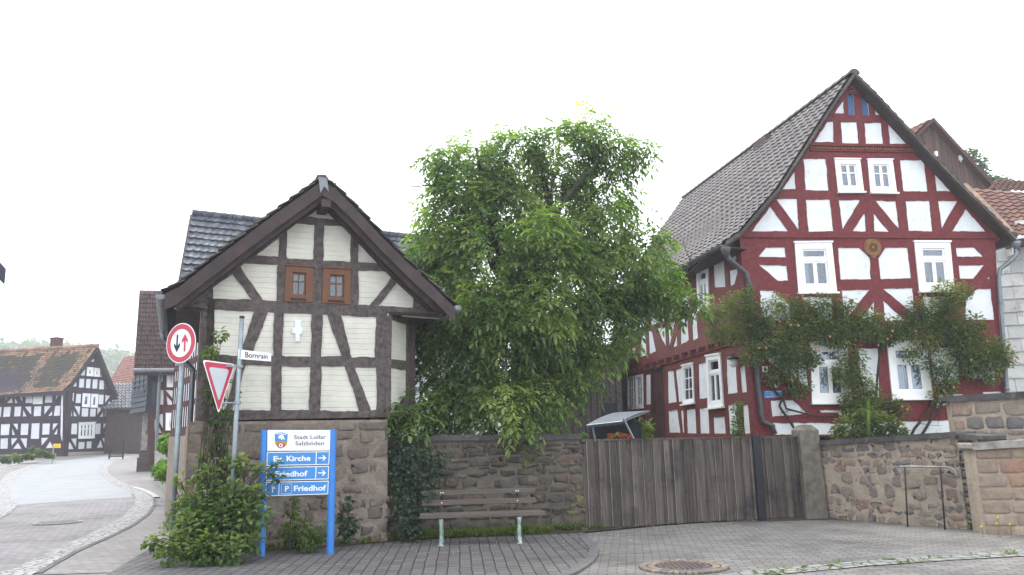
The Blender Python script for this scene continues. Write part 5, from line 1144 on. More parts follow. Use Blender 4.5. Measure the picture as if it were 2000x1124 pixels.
p = Wv1.px(191, 681)+DL.normalized()*12.2; pch = EYE+ray(76, 680)*((57+1.5)/ray(76, 680).y); mb = MB(); mb.cbox(V((pch.x, pch.y+2.2, pch.z+.1)), WL1.d*.62, WL1.n*.6, V((0, 0, 1.7))); mb.cbox(V((pch.x, pch.y+2.2, pch.z+.98)), WL1.d*.72, WL1.n*.7, V((0, 0, .12))); mb.build('chimney', [M['timber_redbrown']], br_)
a, b = poly_at(rL, .62), poly_at(rL, .75); off_ = -WL1.d*15.6+V((0, -.12, .16)); mb = MB(); mb.prism([a+off_, a+off_-WL1.d*1.0, b+off_-WL1.d*1.0, b+off_], (b-a).cross(WL1.d).normalized()*.08); mb.build('skylight', [M['zinc']], br_)
mb = MB(); q = WG1.P(.1, z0_-.5); mb.prism([WG1.P(-.05, z0_-.7, .02), WG1.P(9, z0_-.7, .02), WG1.P(9, z0_+.05, .02), WG1.P(-.05, z0_+.05, .02)], -WG1.n*.3); mb.prism([WL1.P(uLL, z0_-.7, .02), WL1.P(.05, z0_-.7, .02), WL1.P(.05, z0_+.02, .02), WL1.P(uLL, z0_+.02, .02)], -WL1.n*.3); mb.build('plinth', [M['mortar_light']], BW)
# yellow mail box on a post in the planting bed
p = EYE+ray(104, 880)*(50/ray(104, 880).y); p.z = gz(p.x, p.y); ml = thing('post_box', 'small yellow box on a thin post beside the corner of the black and white house', 'mailbox', p)
mb = MB(); mb.tube([p, p+V((0, 0, 1.0))], .04, 8); mb.build('post', [M['galv']], ml); mb = MB(); mb.cbox(p+V((.2, 0, 1.05)), V((.36, 0, 0)), V((0, .25, 0)), V((0, 0, .26))); mb.cbox(p+V((.2, -.13, 1.1)), V((.3, 0, 0)), V((0, .02, 0)), V((0, 0, .04))); mb.build('box', [M['yellow']], ml, bevel=.03)
# planting bed
mb = MB(); A = [(-80, 884), (0, 880), (60, 886), (104, 890), (116, 893)]; B = [(-80, 915), (0, 900), (50, 897), (100, 895), (117, 894)]
a_ = [WL1.P(uLL+(-.6-uLL)*k/4, 0, .1) for k in range(5)]; b_ = [WL1.P(uLL+(-.6-uLL)*k/4, 0, 5.6-1.1*k) for k in range(5)]
bed = MB(); 
for i in range(24):
    p0, p1 = poly_at(a_, i/24), poly_at(a_, (i+1)/24); q0, q1 = poly_at(b_, i/24), poly_at(b_, (i+1)/24)
    for p in (p0, p1, q0, q1): p.z = gz(p.x, p.y)+.12
    bed.face([p0, p1, q1, q0]); bed.face([q0, q1, q1-V((0, 0, .2)), q0-V((0, 0, .2))])
struct(bed.build('soil', [M['soil']]))
# ============================================================ garage with grey roof, brick-red gable roof, gate
WF = wall2(205, 60, 285, 58); GR = thing('garage', 'low brown building with a light grey tiled roof between the timber houses', 'garage', WF.P(2, 1.3, -2))
q = [WF.uz(x, y) for x, y in [(200, 890), (200, 796), (290, 797), (290, 885)]]; mb = MB(); mb.prism([WF.P(u, z) for u, z in q], -WF.n*4); mb.build('wall', [M['brown_wall']], GR)
mb = MB(); a, b = WF.uz(226, 806), WF.uz(268, 878); mb.prism([WF.P(a[0], b[1]-.3, .03), WF.P(b[0], b[1]-.3, .03), WF.P(b[0], a[1], .03), WF.P(a[0], a[1], .03)], -WF.n*.06)
for k in range(14): u = a[0]+(b[0]-a[0])*(k+.5)/14; mb.cbox(WF.P(u, (b[1]-.3+a[1])/2, .04), WF.d*.12, WF.n*.03, V((0, 0, a[1]-b[1]+.2)))
mb.build('garage_door', [M['brown_wall']], GR)
e0, e1_ = WF.px(196, 800, .5), WF.px(292, 797, .5); r0, r1 = WF.px(200, 750, -4.0), WF.px(292, 750, -4.0)
rf = tile_patch([e0, r0], [e1_, r1], 9, 13, .12, .08, 6, 81, .01).build('roof', [M['tile_lightgrey']], GR); mb = MB(); mb.prism([e0, e1_, r1, r0], V((0, 0, -.12))); mb.build('roof_deck', [M['timber_eave']], rf)
Wb = wall2(200, 70, 275, 66); BG = thing('brick_gable_house', 'house with a steep brick red roof behind the garage', 'house', Wb.P(3, 1.3, -3))
e0, e1_, r0, r1 = Wb.px(205, 762, 0), Wb.px(262, 745, 0), Wb.px(244, 697, -3.5), Wb.px(300, 690, -3.5)
rf = tile_patch([e0, r0], [e1_+WF.d*6, r1+WF.d*3], 14, 26, .05, .05, 2, 83, .02).build('roof', [M['brickred']], BG)
mb = MB(); z = e0.z; mb.prism([e0+V((0, .3, -6)), e1_+V((4, .3, -6)), e1_+V((4, .3, 0)), e0+V((0, .3, 0))], V((0, 5, 0))); mb.build('wall', [M['white_plaster_old']], BG)
mb = MB(); mb.prism([e0, r0, r0+V((0, 0, -.3)), e0+V((0, 0, -.3))], V((-.1, .05, 0))); mb.build('verge', [M['timber_redbrown']], BG)
pg = EYE+ray(215, 884)*(52/ray(215, 884).y); Wg = wall2(214, 52, 241, 52.5); mg = thing('garden_gate', 'small arched grey metal garden gate at the end of the street', 'gate', Wg.P(.5, gz(-20, 52)))
z0 = gz(-20, 52)+.05; ug = Wg.L; mb = MB(); top_ = lambda t: 1.15+.25*math.sin(math.pi*t)
mb.tube([Wg.P(ug*k/12, z0+top_(k/12)) for k in range(13)], .035, 6); mb.tube([Wg.P(0, z0), Wg.P(0, z0+1.25)], .05, 6); mb.tube([Wg.P(ug, z0), Wg.P(ug, z0+1.25)], .05, 6); mb.tube([Wg.P(0, z0+.15), Wg.P(ug, z0+.15)], .03, 6); mb.tube([Wg.P(0, z0+.8), Wg.P(ug, z0+.8)], .03, 6); mb.build('gate_frame', [M['rust_metal']], mg)
mb = MB()
for k in range(1, 12): mb.tube([Wg.P(ug*k/12, z0+.15), Wg.P(ug*k/12, z0+top_(k/12))], .018, 4)
mb.build('bars', [M['rust_metal']], mg)
# ============================================================ brown-roofed timber house at the bend
HB = hp(291, 40); WBf = Wall(HB, 14); BH = thing('bend_house', 'timber house with a steep brown tiled roof and slate hung bay at the street bend', 'house', WBf.P(2, .5, -2))
bp = [ZC(p) for p in [[(1118, 352), (1178, 330), (1190, 345), (1190, 400), (1150, 395)], [(1112, 372), (1150, 425), (1112, 425)], [(1112, 455), (1195, 458), (1195, 566), (1112, 566)], [(1210, 458), (1318, 458), (1318, 562), (1300, 562)], [(1218, 500), (1280, 566), (1225, 566)],
 [(1136, 640), (1192, 632), (1192, 740)], [(1132, 665), (1185, 772), (1132, 774)], [(1310, 628), (1345, 628), (1345, 755), (1310, 755)], [(1150, 790), (1345, 778), (1345, 830), (1150, 850)]]]
bw_ = [ZC(q) for q in [[(1222, 325), (1305, 325), (1305, 437), (1222, 437)], [(1215, 628), (1292, 628), (1290, 753), (1213, 753)]]]
outer = [WBf.uz(x, y) for x, y in [(291, 900), (291, 722), (380, 722), (380, 900)]]
facade(WBf, BH, outer, [U(WBf, p) for p in bp], [U(WBf, q) for q in bw_], .04, 'timber_redbrown', 'white_plaster_old', .02, .25, .3)
for q, ts in zip(bw_, (0, .3)): window(WBf, BH, U(WBf, q), trim=.16, sash=.08, transom=ts, mull=2, bars=(0, 1) if not ts else (0, 0), proud=.05, sill=False, barw=.05)
e0, e1_ = WBf.px(262, 724, .7), WBf.px(420, 724, .7); r0, r1 = WBf.px(273, 568, -2.6), WBf.px(420, 571, -2.6)
mb = MB(); mb.prism([e0, e1_, r1, r0], V((0, 0, -.25))); rf = mb.build('roof', [M['timber_eave']], BH); tile_patch([e0, r0], [e1_, r1], 17, 26, .07, .06, 4, 91, .01).build('roof_tiles', [M['tile_brown']], rf)
mb = MB(); mb.tube([e0+WBf.n*.1, e1_+WBf.n*.1], .1, 8); mb.build('gutter', [M['zinc']], BH); c = WBf.px(314, 727, .7); mb = MB(); mb.tube([c, WBf.px(313, 735, .3), WBf.px(311, 750, .12), WBf.px(306, 850, .12), WBf.px(305, 915, .12)], .09, 8); mb.build('downpipe', [M['zinc']], BH)
gp_ = [WBf.px(267, 727, -.1), WBf.px(291, 727, -.1)]
mb = MB(); a = WBf.px(291, 726); bz = WBf.px(291, 806).z; dd = V((-.55, .83, 0)); bay = [a, a+dd*2.6+WBf.d*-.3]
mb.prism([V((bay[0].x, bay[0].y, bz)), V((bay[1].x, bay[1].y, bz)), V((bay[1].x, bay[1].y, a.z+.5)), V((bay[0].x, bay[0].y, a.z+.5))], WBf.d*.5); 
Wbay = Wall((bay[1].x, bay[1].y), math.degrees(math.atan2(-(bay[1]-bay[0]).y, -(bay[1]-bay[0]).x))); L = 2.6
for k in range(7):
    z = bz+.05+.27*k; mb.prism([Wbay.P(-.1, z, .10), Wbay.P(L+.2, z, .10), Wbay.P(L+.2, z+.29, .03), Wbay.P(-.1, z+.29, .03)], -Wbay.n*.03)
mb.build('slate_bay', [M['slate']], BH)
mb = MB(); z = WBf.px(270, 765).z
for k in range(3): mb.cbox(Wbay.P(.5+.8*k, z+.5, .05), Wbay.d*.1, Wbay.n*.1, V((0, 0, 1.0)))
mb.cbox(Wbay.P(1.3, z, .05), Wbay.d*2.3, Wbay.n*.12, V((0, 0, .12))); mb.build('bay_window', [M['slate']], BH)
W7 = Wall(hp(276, 40.8), 20); mb = MB(); zb_ = gz(-19, 40)
for (x0, x1, y0, y1, m) in ((277, 290, 806, 882, 0),):
    a, b = W7.uz(x0, y0), W7.uz(x1, y1+40); mb.prism([W7.P(a[0], zb_-.3), W7.P(b[0]+.2, zb_-.3), W7.P(b[0]+.2, a[1]), W7.P(a[0], a[1])], -W7.n*.3)
mb.build('porch_wall', [M['timber_old']], BH)
mb = MB()
for x0, x1, y0, y1 in ((279, 282, 808, 880), (284, 287, 808, 842), (284, 287, 848, 880)):
    a, b = W7.uz(x0, y0), W7.uz(x1, y1); mb.prism([W7.P(a[0], b[1], .06), W7.P(b[0], b[1], .06), W7.P(b[0], a[1], .06), W7.P(a[0], a[1], .06)], -W7.n*.08)
mb.build('porch_boards', [M['coping_light']], BH)
mb = MB(); a, b = W7.uz(272, 880), W7.uz(303, 925)
mb.box(W7.P(a[0], zb_-.3, .9), W7.d*(b[0]-a[0]), -W7.n*.8, V((0, 0, 1.0))); mb.build('steps', [M['brown_wall']], BH, bevel=.03)
# concrete garden wall in front of it
W8 = wall2(303, 34, 341, 24); CW = thing('concrete_wall', 'low grey concrete garden wall beside the side pavement', 'wall', W8.P(2, .2)); tl = line_tb(W8, [(303, 884), (341, 885)])
slab(W8, 0, W8.L, lambda u: -.2, tl, .25, .005, .5).build('wall_body', [M['concrete']], CW); coping(W8, 0, W8.L, tl, .06, -.28, .03, 95, (.8, 1.2)).build('coping', [M['concrete']], CW)
# ============================================================ dark slate-blue roofed house behind the small one
R0 = EYE+ray(375, 419)*(22/ray(375, 419).y); rd = V((math.cos(R(25)), math.sin(R(25)), 0)); gd = V((.30, -.954, 0)); 
t = (805-1000)/F; k_ = (R0.x-t*R0.y)/(t*rd.y-rd.x); R1 = R0+rd*k_; R1.z = (EYE+ray(805, 466)*(R1.y/ray(805, 466).y)).z; R1 = R0+(R1-R0)*1.25
DHs = thing('slate_roof_house', 'large house with a blue grey tiled roof and striped timber wall behind the small house', 'house', (R0.x+3, R0.y, .3))
E0 = R0+gd*3.4+V((0, 0, -3.7)); E1 = R1+gd*3.4+V((0, 0, -3.7)); mb = MB(); mb.prism([E0, E1, R1, R0], V((0, 0, -.12))); B0, B1 = R0-gd*3.4+V((0, 0, -3.7)), R1-gd*3.4+V((0, 0, -3.7)); mb.prism([R0, R1, B1, B0], V((0, 0, -.12)))
rf = mb.build('roof', [M['timber_eave']], DHs); tile_patch([E0, R0], [E1, R1], 16, 46, .025, .045, 4, 96, .012).build('roof_tiles', [M['tile_bluegrey']], rf)
mb = MB()
for k in range(30): p = R0+(R1-R0)*(k/30)+V((0, 0, .03)); mb.tube([p, p+(R1-R0)/30*1.05], [.13, .11], 8, 0, rnd.random())
mb.build('ridge_tiles', [M['tile_bluegrey']], rf, smooth=True)
mb = MB(); g0, g1_, g2 = E0+rd*.35+V((0, 0, -.2)), R0+rd*.35+V((0, 0, -.2)), B0+rd*.35+V((0, 0, -.2))
mb.prism([V((g0.x, g0.y, .2)), g0, g1_, g2, V((g2.x, g2.y, .2))], rd*.2); e1a = E1+V((0, 0, -.25))-gd*.3; mb.prism([V((g0.x, g0.y, .2)), V((e1a.x, e1a.y, .2)), e1a, g0-gd*.0], -gd*.2); mb.build('wall', [M['white_plaster']], DHs)
mb = MB(); 
for a, b in ((E0, R0), (R0, B0)): mb.prism([a-rd*.05, b-rd*.05, b-rd*.05+V((0, 0, -.22)), a-rd*.05+V((0, 0, -.22))], rd*.05)
mb.build('bargeboard', [M['timber_old']], DHs)
mb = MB(); p, q = g0+(g1_-g0)*.12-rd*.03, g0+(g1_-g0)*.12-rd*.03
for t in (.15, .3): a = g0+(g1_-g0)*t-rd*.02; mb.prism([a, a+V((0, 0, -1.6)), a+V((0, 0, -1.6))-gd*.12, a-gd*.12], rd*.03)
mb.build('gable_timber', [M['timber_redbrown']], DHs)
# striped timber wall facing the street
C9 = hp(387, 16.6); dv = V((-.54, .842, 0)); W9 = Wall((C9.x, C9.y), 0); W9.d = dv; W9.n = V((-dv.y, dv.x, 0)); 
uE = 3.2; zt9, zb9 = W9.uz(383, 690)[1], W9.uz(383, 838)[1]; pn = []
r1_, r2_ = W9.uz(384, 735)[1], W9.uz(384, 783)[1]
bands = [(zb9+.08, r2_-.06), (r2_+.06, r1_-.07), (r1_+.07, r1_+.32), (r1_+.45, zt9+.3)]
for lo, hi in bands:
    n = 13
    for k in range(n):
        a = .06+uE*k/n; pn.append([(a, hi), (a+uE/n-.035, hi), (a+uE/n-.035, lo), (a, lo)])
facade(W9, DHs, [(0, zb9-.12), (uE+.1, zb9-.12), (uE+.1, zt9+.5), (0, zt9+.5)], pn, [], .02, 'timber_redbrown', 'white_plaster', .004, .15, .3, 'street_timber_frame', 'street_wall')
mb = MB(); mb.prism([W9.P(-.05, -.1, .05), W9.P(uE, -.1, .05), W9.P(uE, zb9-.12, .05), W9.P(-.05, zb9-.12, .05)], -W9.n*.4); mb.build('plinth', [M['mortar_light']], DHs)
mb = MB(); a = EYE+ray(362, 706)*(15.8/ray(362, 706).y); b = EYE+ray(372, 722)*(15.6/ray(372, 722).y); c_ = EYE+ray(388, 727)*(15.4/ray(388, 727).y); mb.tube([a+V((0, 0, .25)), a, b, c_, c_+V((0, 0, -.3))], .035, 8); mb.build('downpipe', [M['zinc_dark']], DHs, smooth=True)
# ============================================================ edge of a roof poking in from the left
NR = hp(-60, 14); c0 = EYE+ray(10, 530)*(14/ray(10, 530).y); NB = thing('neighbour_house', 'corner of a grey roof edge poking in at the left edge of the picture', 'house', (c0.x-4, 15, .1))
dl = V((-.80, .60, 0)); dr_ = V((-.62, -.78, 0))
t0 = c0+dr_*2.4+V((0, 0, 2.4)); mb = MB(); mb.prism([c0, t0, t0+dl*9, c0+dl*9], V((-.02, -.02, -.16))); mb.prism([c0+V((.04, -.04, .03)), t0+V((.04, -.04, .03)), t0+V((.04, -.04, -.24)), c0+V((.04, -.04, -.24))], dl*.05); mb.build('roof', [M['slate']], NB)
q0 = c0+dr_*.7+dl*.5; q1 = c0+dr_*4.8+dl*.5; q2 = q0+dl*8
mb = MB(); mb.prism([V((q0.x, q0.y, -.2)), V((q1.x, q1.y, -.2)), V((q1.x, q1.y, c0.z)), V((q0.x, q0.y, c0.z))], dl*.2); mb.prism([V((q0.x, q0.y, -.2)), V((q2.x, q2.y, -.2)), V((q2.x, q2.y, c0.z)), V((q0.x, q0.y, c0.z))], -dr_*-.2); mb.build('wall', [M['white_plaster_old']], NB)
# ============================================================ wooden barn behind the red house
WQ2 = wall2(1768, 34, 1960, 35); BA = thing('wooden_barn', 'brown weathered plank gable of a barn rising behind the red house', 'barn', WQ2.P(2.5, 1, -3))
uz_ = lambda x, y: WQ2.uz(x, y)
gb = [uz_(1760, 300), uz_(1822, 236), uz_(1942, 368), uz_(1975, 405), uz_(1975, 600), uz_(1745, 600)]; mb = MB(); mb.prism([WQ2.P(u, z) for u, z in gb], -WQ2.n*.1); mb.build('wall', [M['planks_barn']], BA)
mb = MB(); u = gb[0][0]; rr = random.Random(8)
apx, rgx = uz_(1822, 236), uz_(1975, 403)
while u < gb[3][0]:
    w_ = rr.uniform(.16, .24); um = u+w_/2; zt_ = apx[1]+(um-apx[0])*(rgx[1]-apx[1])/(rgx[0]-apx[0]) if um > apx[0] else apx[1]-(apx[0]-um)*1.05
    mb.prism([WQ2.P(u+.006, 6, .03), WQ2.P(u+w_-.006, 6, .03), WQ2.P(u+w_-.006, zt_-.03, .03), WQ2.P(u+.006, zt_-.03, .03)], -WQ2.n*.025, 0, rr.random()); u += w_
mb.build('planks', [M['planks_barn']], BA)
Wv2 = WQ2.shift(.35); rb = [Wv2.px(x, y) for x, y in [(1985, 408), (1945, 366), (1822, 231)]]; lb_ = [Wv2.px(x, y) for x, y in [(1755, 300), (1778, 274), (1822, 231)]]; DB = V((-.33, .94, 0))*9
mb = MB(); deck(lb_, rb, DB, .1, mb); rf = mb.build('roof', [M['timber_redbrown']], BA); mb = tile_patch(lb_, [p+DB for p in lb_], 8, 26, .05, .04, 4, 97); mb.build('roof_tiles', [M['tile_red']], rf)
mb = MB(); board(rb, WQ2, .22, .01, .05, mb, 0, -.03); board(lb_, WQ2, .15, .01, .051, mb, 0, 0); mb.build('bargeboard', [M['timber_redbrown']], BA)
mb = MB(); 
for x, y in ((1828, 301), (1876, 309)):
    mb = MB(); p = WQ2.px(x, y, .1); mb.cbox(p, WQ2.d*.14, WQ2.n*.12, V((0, 0, .24))); mb.cbox(p-V((0, 0, .15)), WQ2.d*.05, WQ2.n*.05, V((0, 0, .12))); mb.build('insulator', [M['sign_white']], BA, bevel=.02)
# ============================================================ shingle-clad house with red roof at the right edge
WZ = wall2(1895, 23.5, 2090, 22.8); SHH = thing('shingled_house', 'house clad in pale grey shingles under a red tiled roof at the right edge', 'house', WZ.P(2, 1, -2))
mb = MB(); q = [WZ.uz(x, y) for x, y in [(1930, 420), (1962, 452), (1980, 468), (2110, 450), (2110, 860), (1930, 860)]]; mb.prism([WZ.P(u, z) for u, z in q], -WZ.n*.2); mb.build('wall', [M['shingle_white']], SHH)
mb = MB(); rr = random.Random(4); za, zz = 1.0, WZ.uz(2000, 448)[1]; z = za; k = 0; ua, ub_ = WZ.uz(1938, 600)[0], WZ.uz(2105, 600)[0]
while z < zz:
    u = ua-.3+(k % 2)*.3
    while u < ub_:
        uu, z1_ = u, z+.42
        if not (uu < WZ.uz(1975, 470)[0] and z1_ > WZ.uz(1975, 468)[1]): mb.prism([WZ.P(u+.006, z, .055+rr.uniform(0, .012)), WZ.P(u+.594, z, .055+rr.uniform(0, .012)), WZ.P(u+.594, z1_, .01), WZ.P(u+.006, z1_, .01)], -WZ.n*.012, 0, rr.random())
        u += .6
    z += .385; k += 1
mb.build('shingles', [M['shingle_white']], SHH)
atY = lambda x, y, Y_: EYE+ray(x, y)*(Y_/ray(x, y).y)
Lp = [atY(1978, 463, 22.3), atY(1935, 416, 24), atY(1886, 368, 26)]; Rp = [atY(2120, 440, 22.0), atY(2120, 410, 24), atY(2120, 388, 26.4)]
mb = tile_patch(Lp, Rp, 12, 11, .05, .04, 6, 98, .015); rt = mb.build('roof', [M['tile_red']], SHH); mb = MB()
for i in range(10):
    a, b = poly_at(Lp, i/10), poly_at(Lp, (i+1.1)/10 if i < 9 else 1); mb.tube([a+V((0, 0, .06)), b+V((0, 0, .1))], [.11, .09], 8, 0, rr.random())
mb.build('verge_tiles', [M['tile_orange']], rt)
mb = MB()
mb.prism([Lp[0]+V((-.02, 0, -.06)), Lp[2]+V((-.02, 0, -.06)), Lp[2]+V((-.02, 0, -1.6)), Lp[1]+V((-.02, 0, -1.6)), Lp[0]+V((-.02, 0, -.5))], V((.15, .05, 0))); mb.build('gable_wall', [M['shingle_white']], SHH)
mb = MB(); a, b = Lp[0]+V((0, -.1, -.12)), Rp[0]+V((0, -.1, -.12)); mb.prism([a, b, b+V((0, 0, -.16)), a+V((0, 0, -.16))], V((0, .5, 0))); mb.build('eaves_board', [M['timber_purple']], SHH)
mb = tile_patch([atY(1930, 372, 30), atY(1948, 352, 33)], [atY(2120, 378, 30), atY(2120, 360, 33)], 7, 16, .06, .05, 4, 99); rb2 = thing('rear_roof_house', 'second red tiled roof ridge behind the shingled house', 'house', atY(2020, 400, 32)-V((0, 0, 6))); mb.build('roof', [M['tile_red']], rb2)
mb = MB(); a, b = atY(1940, 374, 30.4), atY(2120, 380, 30.4); mb.prism([a, b, V((b.x, b.y, 1)), V((a.x, a.y, 1))], V((0, 3, 0))); mb.build('wall', [M['white_plaster_old']], rb2)
# ============================================================ things in the garden seen over the wall and gate
# dark open shed behind the tree
Wk = wall2(1000, 27, 1212, 26); KS = thing('garden_shed', 'dark wooden shed in the shade behind the walnut tree', 'shed', Wk.P(1.7, 1.1, -1)); q = [Wk.uz(x, y) for x, y in [(1000, 880), (1000, 700), (1212, 690), (1212, 880)]]
mb = MB(); mb.prism([Wk.P(u, z) for u, z in q], -Wk.n*2); mb.build('wall', [M['timber_eave']], KS); mb = MB(); a, b = Wk.P(q[1][0]-.3, q[1][1]+.0, .5), Wk.P(q[2][0]+.1, q[2][1], .5); mb.prism([a, b, b-Wk.n*3+V((0, 0, .5)), a-Wk.n*3+V((0, 0, .5))], V((0, 0, .1))); mb.build('roof', [M['slate']], KS)
mb = MB()
for k in range(18): u = q[0][0]+(q[2][0]-q[0][0])*(k+.5)/18; mb.cbox(Wk.P(u, 2.6, .02), Wk.d*.16, Wk.n*.03, V((0, 0, 3.4)))
mb.build('planks', [M['timber_old']], KS)
Wk = wall2(796, 24, 900, 24.5); WH2 = thing('white_roof_outbuilding', 'outbuilding with a pale roof glimpsed between the small house and the tree', 'shed', Wk.P(.6, .6, -1)); e0, e1_ = Wk.px(785, 744, .4), Wk.px(950, 750, .4); r0, r1 = Wk.px(785, 640, -2.5), Wk.px(950, 650, -2.5)
mb = MB(); mb.prism([e0, e1_, r1, r0], V((0, 0, -.1))); mb.build('roof', [M['fabric_grey']], WH2); mb = MB(); mb.tube([e0+V((0, -.1, -.12)), e1_+V((0, -.1, -.12))], .1, 8); mb.build('gutter', [M['timber_redbrown']], WH2); mb = MB(); a = Wk.P(-.2, .5); mb.prism([a, a+Wk.d*2.6, a+Wk.d*2.6+V((0, 0, 2.6)), a+V((0, 0, 2.6))], -Wk.n*2); mb.build('wall', [M['brown_wall']], WH2)
# white board lying behind the wall
a = atY(815, 846, 14.4); mb = MB(); mb.box(a-V((0, 0, .04)), V((1.0, .12, 0)), V((0, .9, .12)), V((0, 0, .035))); tag(mb.build('white_board', [M['sign_white']], bevel=.01), 'flat white board lying just behind the garden wall coping under the tree', 'board')
# swing seat with tilted canopy
S0, S1, S2, S3 = atY(1146, 830, 19.6), atY(1216, 822, 18.6), atY(1268, 802, 20.2), atY(1200, 806, 21.4)
GS = thing('garden_swing', 'garden swing seat with a tilted grey canopy and slanted metal legs in the yard', 'swing seat', (S0.x+.8, 19.8, 1.0))
mb = MB(); n = 10
def cs(s, t): p = lerp(lerp(S0, S1, s), lerp(S3, S2, s), t); p = V(p); p.z += .03*math.sin(math.pi*t)-.03*math.sin(math.pi*s)*math.sin(math.pi*t); return p
for i in range(n):
    for j in range(n): mb.face([cs(i/n, j/n), cs((i+1)/n, j/n), cs((i+1)/n, (j+1)/n), cs(i/n, (j+1)/n)]); 
for i in range(n): a, b = cs(i/n, 0), cs((i+1)/n, 0); mb.face([a, b, b-V((0, 0, .07+.02*(i % 2))), a-V((0, 0, .07+.03*((i+1) % 2)))]); a, b = cs(1, i/n), cs(1, (i+1)/n); mb.face([a, b, b-V((0, 0, .06)), a-V((0, 0, .06))])
cn = mb.build('canopy', [M['canvas_grey']], GS, smooth=True)
mb = MB()
for a, b in ((S0, S1), (S1, S2), (S2, S3), (S3, S0)): mb.tube([a-V((0, 0, .02)), b-V((0, 0, .02))], .018, 6)
mb.build('canopy_frame', [M['galv']], GS)
for (x0, y0, x1, y1, Yq) in ((1218, 818, 1240, 862, 18.6), (1158, 836, 1163, 862, 19.5), (1200, 822, 1187, 862, 20.3), (1248, 818, 1256, 862, 20.6)):
    a, b = atY(x0, y0, Yq), atY(x1, y1, Yq-.1); b = a+(b-a)*((a.z-.95)/max(.1, a.z-b.z)); mb = MB(); mb.tube([a, b], .024, 8); mb.build('leg', [M['galv']], GS)
c = atY(1205, 850, 19.9); mb = MB(); mb.cbox(c+V((0, 0, -.25)), V((1.3, -.2, 0)), V((.08, .5, 0)), V((0, 0, .1))); mb.cbox(c+V((0, .3, .05)), V((1.3, -.2, 0)), V((.02, .08, 0)), V((0, 0, .5))); mb.build('seat', [M['fabric_dark']], GS, bevel=.03)
c = atY(1190, 800, 21.5); mb = MB(); mb.cbox(c, V((.45, 0, 0)), V((0, .03, 0)), V((0, 0, .38))); mb.cbox(c-V((0, 0, .9)), V((.05, 0, 0)), V((0, .04, 0)), V((0, 0, 1.5))); tag(mb.build('screen_panel', [M['fabric_dark']], bevel=.01), 'dark square panel on a stake in the garden behind the swing seat', 'panel')
atY = lambda x, y, Y_: EYE+ray(x, y)*(Y_/ray(x, y).y)
rf_ = random.Random(2024)
# ============================================================ walnut tree
WT_ = thing('walnut_tree', 'big leafy walnut tree hanging over the garden wall behind the bench', 'tree', (hp(1035, 15.8).x, 15.8, gz(.3, 15.8)))
bl = []
for x, y, r_, Y in [(925, 335, 78, 15.6), (1005, 315, 72, 16), (1100, 305, 75, 15.8), (1155, 262, 36, 15.6), (1205, 300, 42, 15.8), (1235, 288, 22, 15.8), (880, 320, 40, 15.8), (905, 415, 85, 15.4), (985, 410, 90, 15.6), (1105, 420, 70, 16.6), (1180, 380, 55, 16), (1165, 455, 80, 15.4),
 (860, 475, 60, 15.2), (822, 495, 30, 15), (960, 520, 115, 15.0), (1090, 540, 120, 15.2), (1205, 535, 75, 15.4), (1275, 540, 52, 15.6), (1300, 570, 34, 15.4), (1338, 580, 14, 15.0), (880, 590, 75, 14.8), (900, 690, 90, 14.6), (1000, 660, 110, 14.6), (1085, 670, 84, 14.9),
 (1180, 630, 75, 15.2), (1240, 585, 40, 15.5), (1295, 588, 26, 15.4), (1175, 680, 30, 15), (835, 790, 58, 14.3), (812, 800, 26, 13.2), (905, 730, 62, 14.5), (900, 785, 66, 14.2), (985, 795, 62, 14.0), (1050, 785, 58, 14.2), (1100, 745, 36, 14.6), (1018, 838, 28, 13.7), (870, 640, 60, 14.6), (1060, 470, 70, 14.6), (950, 610, 70, 14.2), (1050, 600, 70, 14.2), (1270, 480, 26, 15.8), (800, 822, 22, 13.0), (782, 800, 17, 12.95), (1150, 730, 26, 14.9)]:
    c, rad = pxblob(x, y, r_*.86, Y, .95, 1.0); bl.append((c, rad))
mb = MB(); blob_leaves(mb, bl, 11800, .092, rf_, .48, .55, 3); print('walnut leaves', len(mb.f)//2)
crown = mb.build('crown', [M['leaf_walnut']], WT_)
# loose sprays that break the outline
mb = MB()
for x, y, r_, Y in [(1160, 232, 22, 15.6), (1250, 290, 18, 15.8), (845, 300, 16, 15.8), (820, 520, 18, 15), (1350, 585, 12, 14.9), (1290, 455, 20, 15.8), (1010, 268, 24, 16), (1110, 245, 18, 15.8), (772, 815, 18, 13.9), (1180, 290, 30, 15.7), (840, 420, 20, 15.3), (1245, 440, 22, 15.6)]:
    c, rad = pxblob(x, y, r_, Y, .9); blob_leaves(mb, [(c, rad)], 34, .095, rf_, .2, .6, 3)
mb.build('outer_sprays', [M['leaf_walnut']], WT_)
mb = MB(); base = V((hp(1035, 15.8).x, 15.8, 0)); tpts = [base, base+V((.05, 0, .9)), base+V((-.05, -.1, 1.9)), atY(1005, 620, 15.6), atY(985, 520, 15.7), atY(960, 430, 15.8), atY(940, 340, 15.8), atY(930, 290, 15.8)]
mb.tube(tpts, [.24, .19, .17, .15, .12, .09, .05, .02], 12)
tr = mb.build('trunk', [M['bark']], WT_, smooth=True)
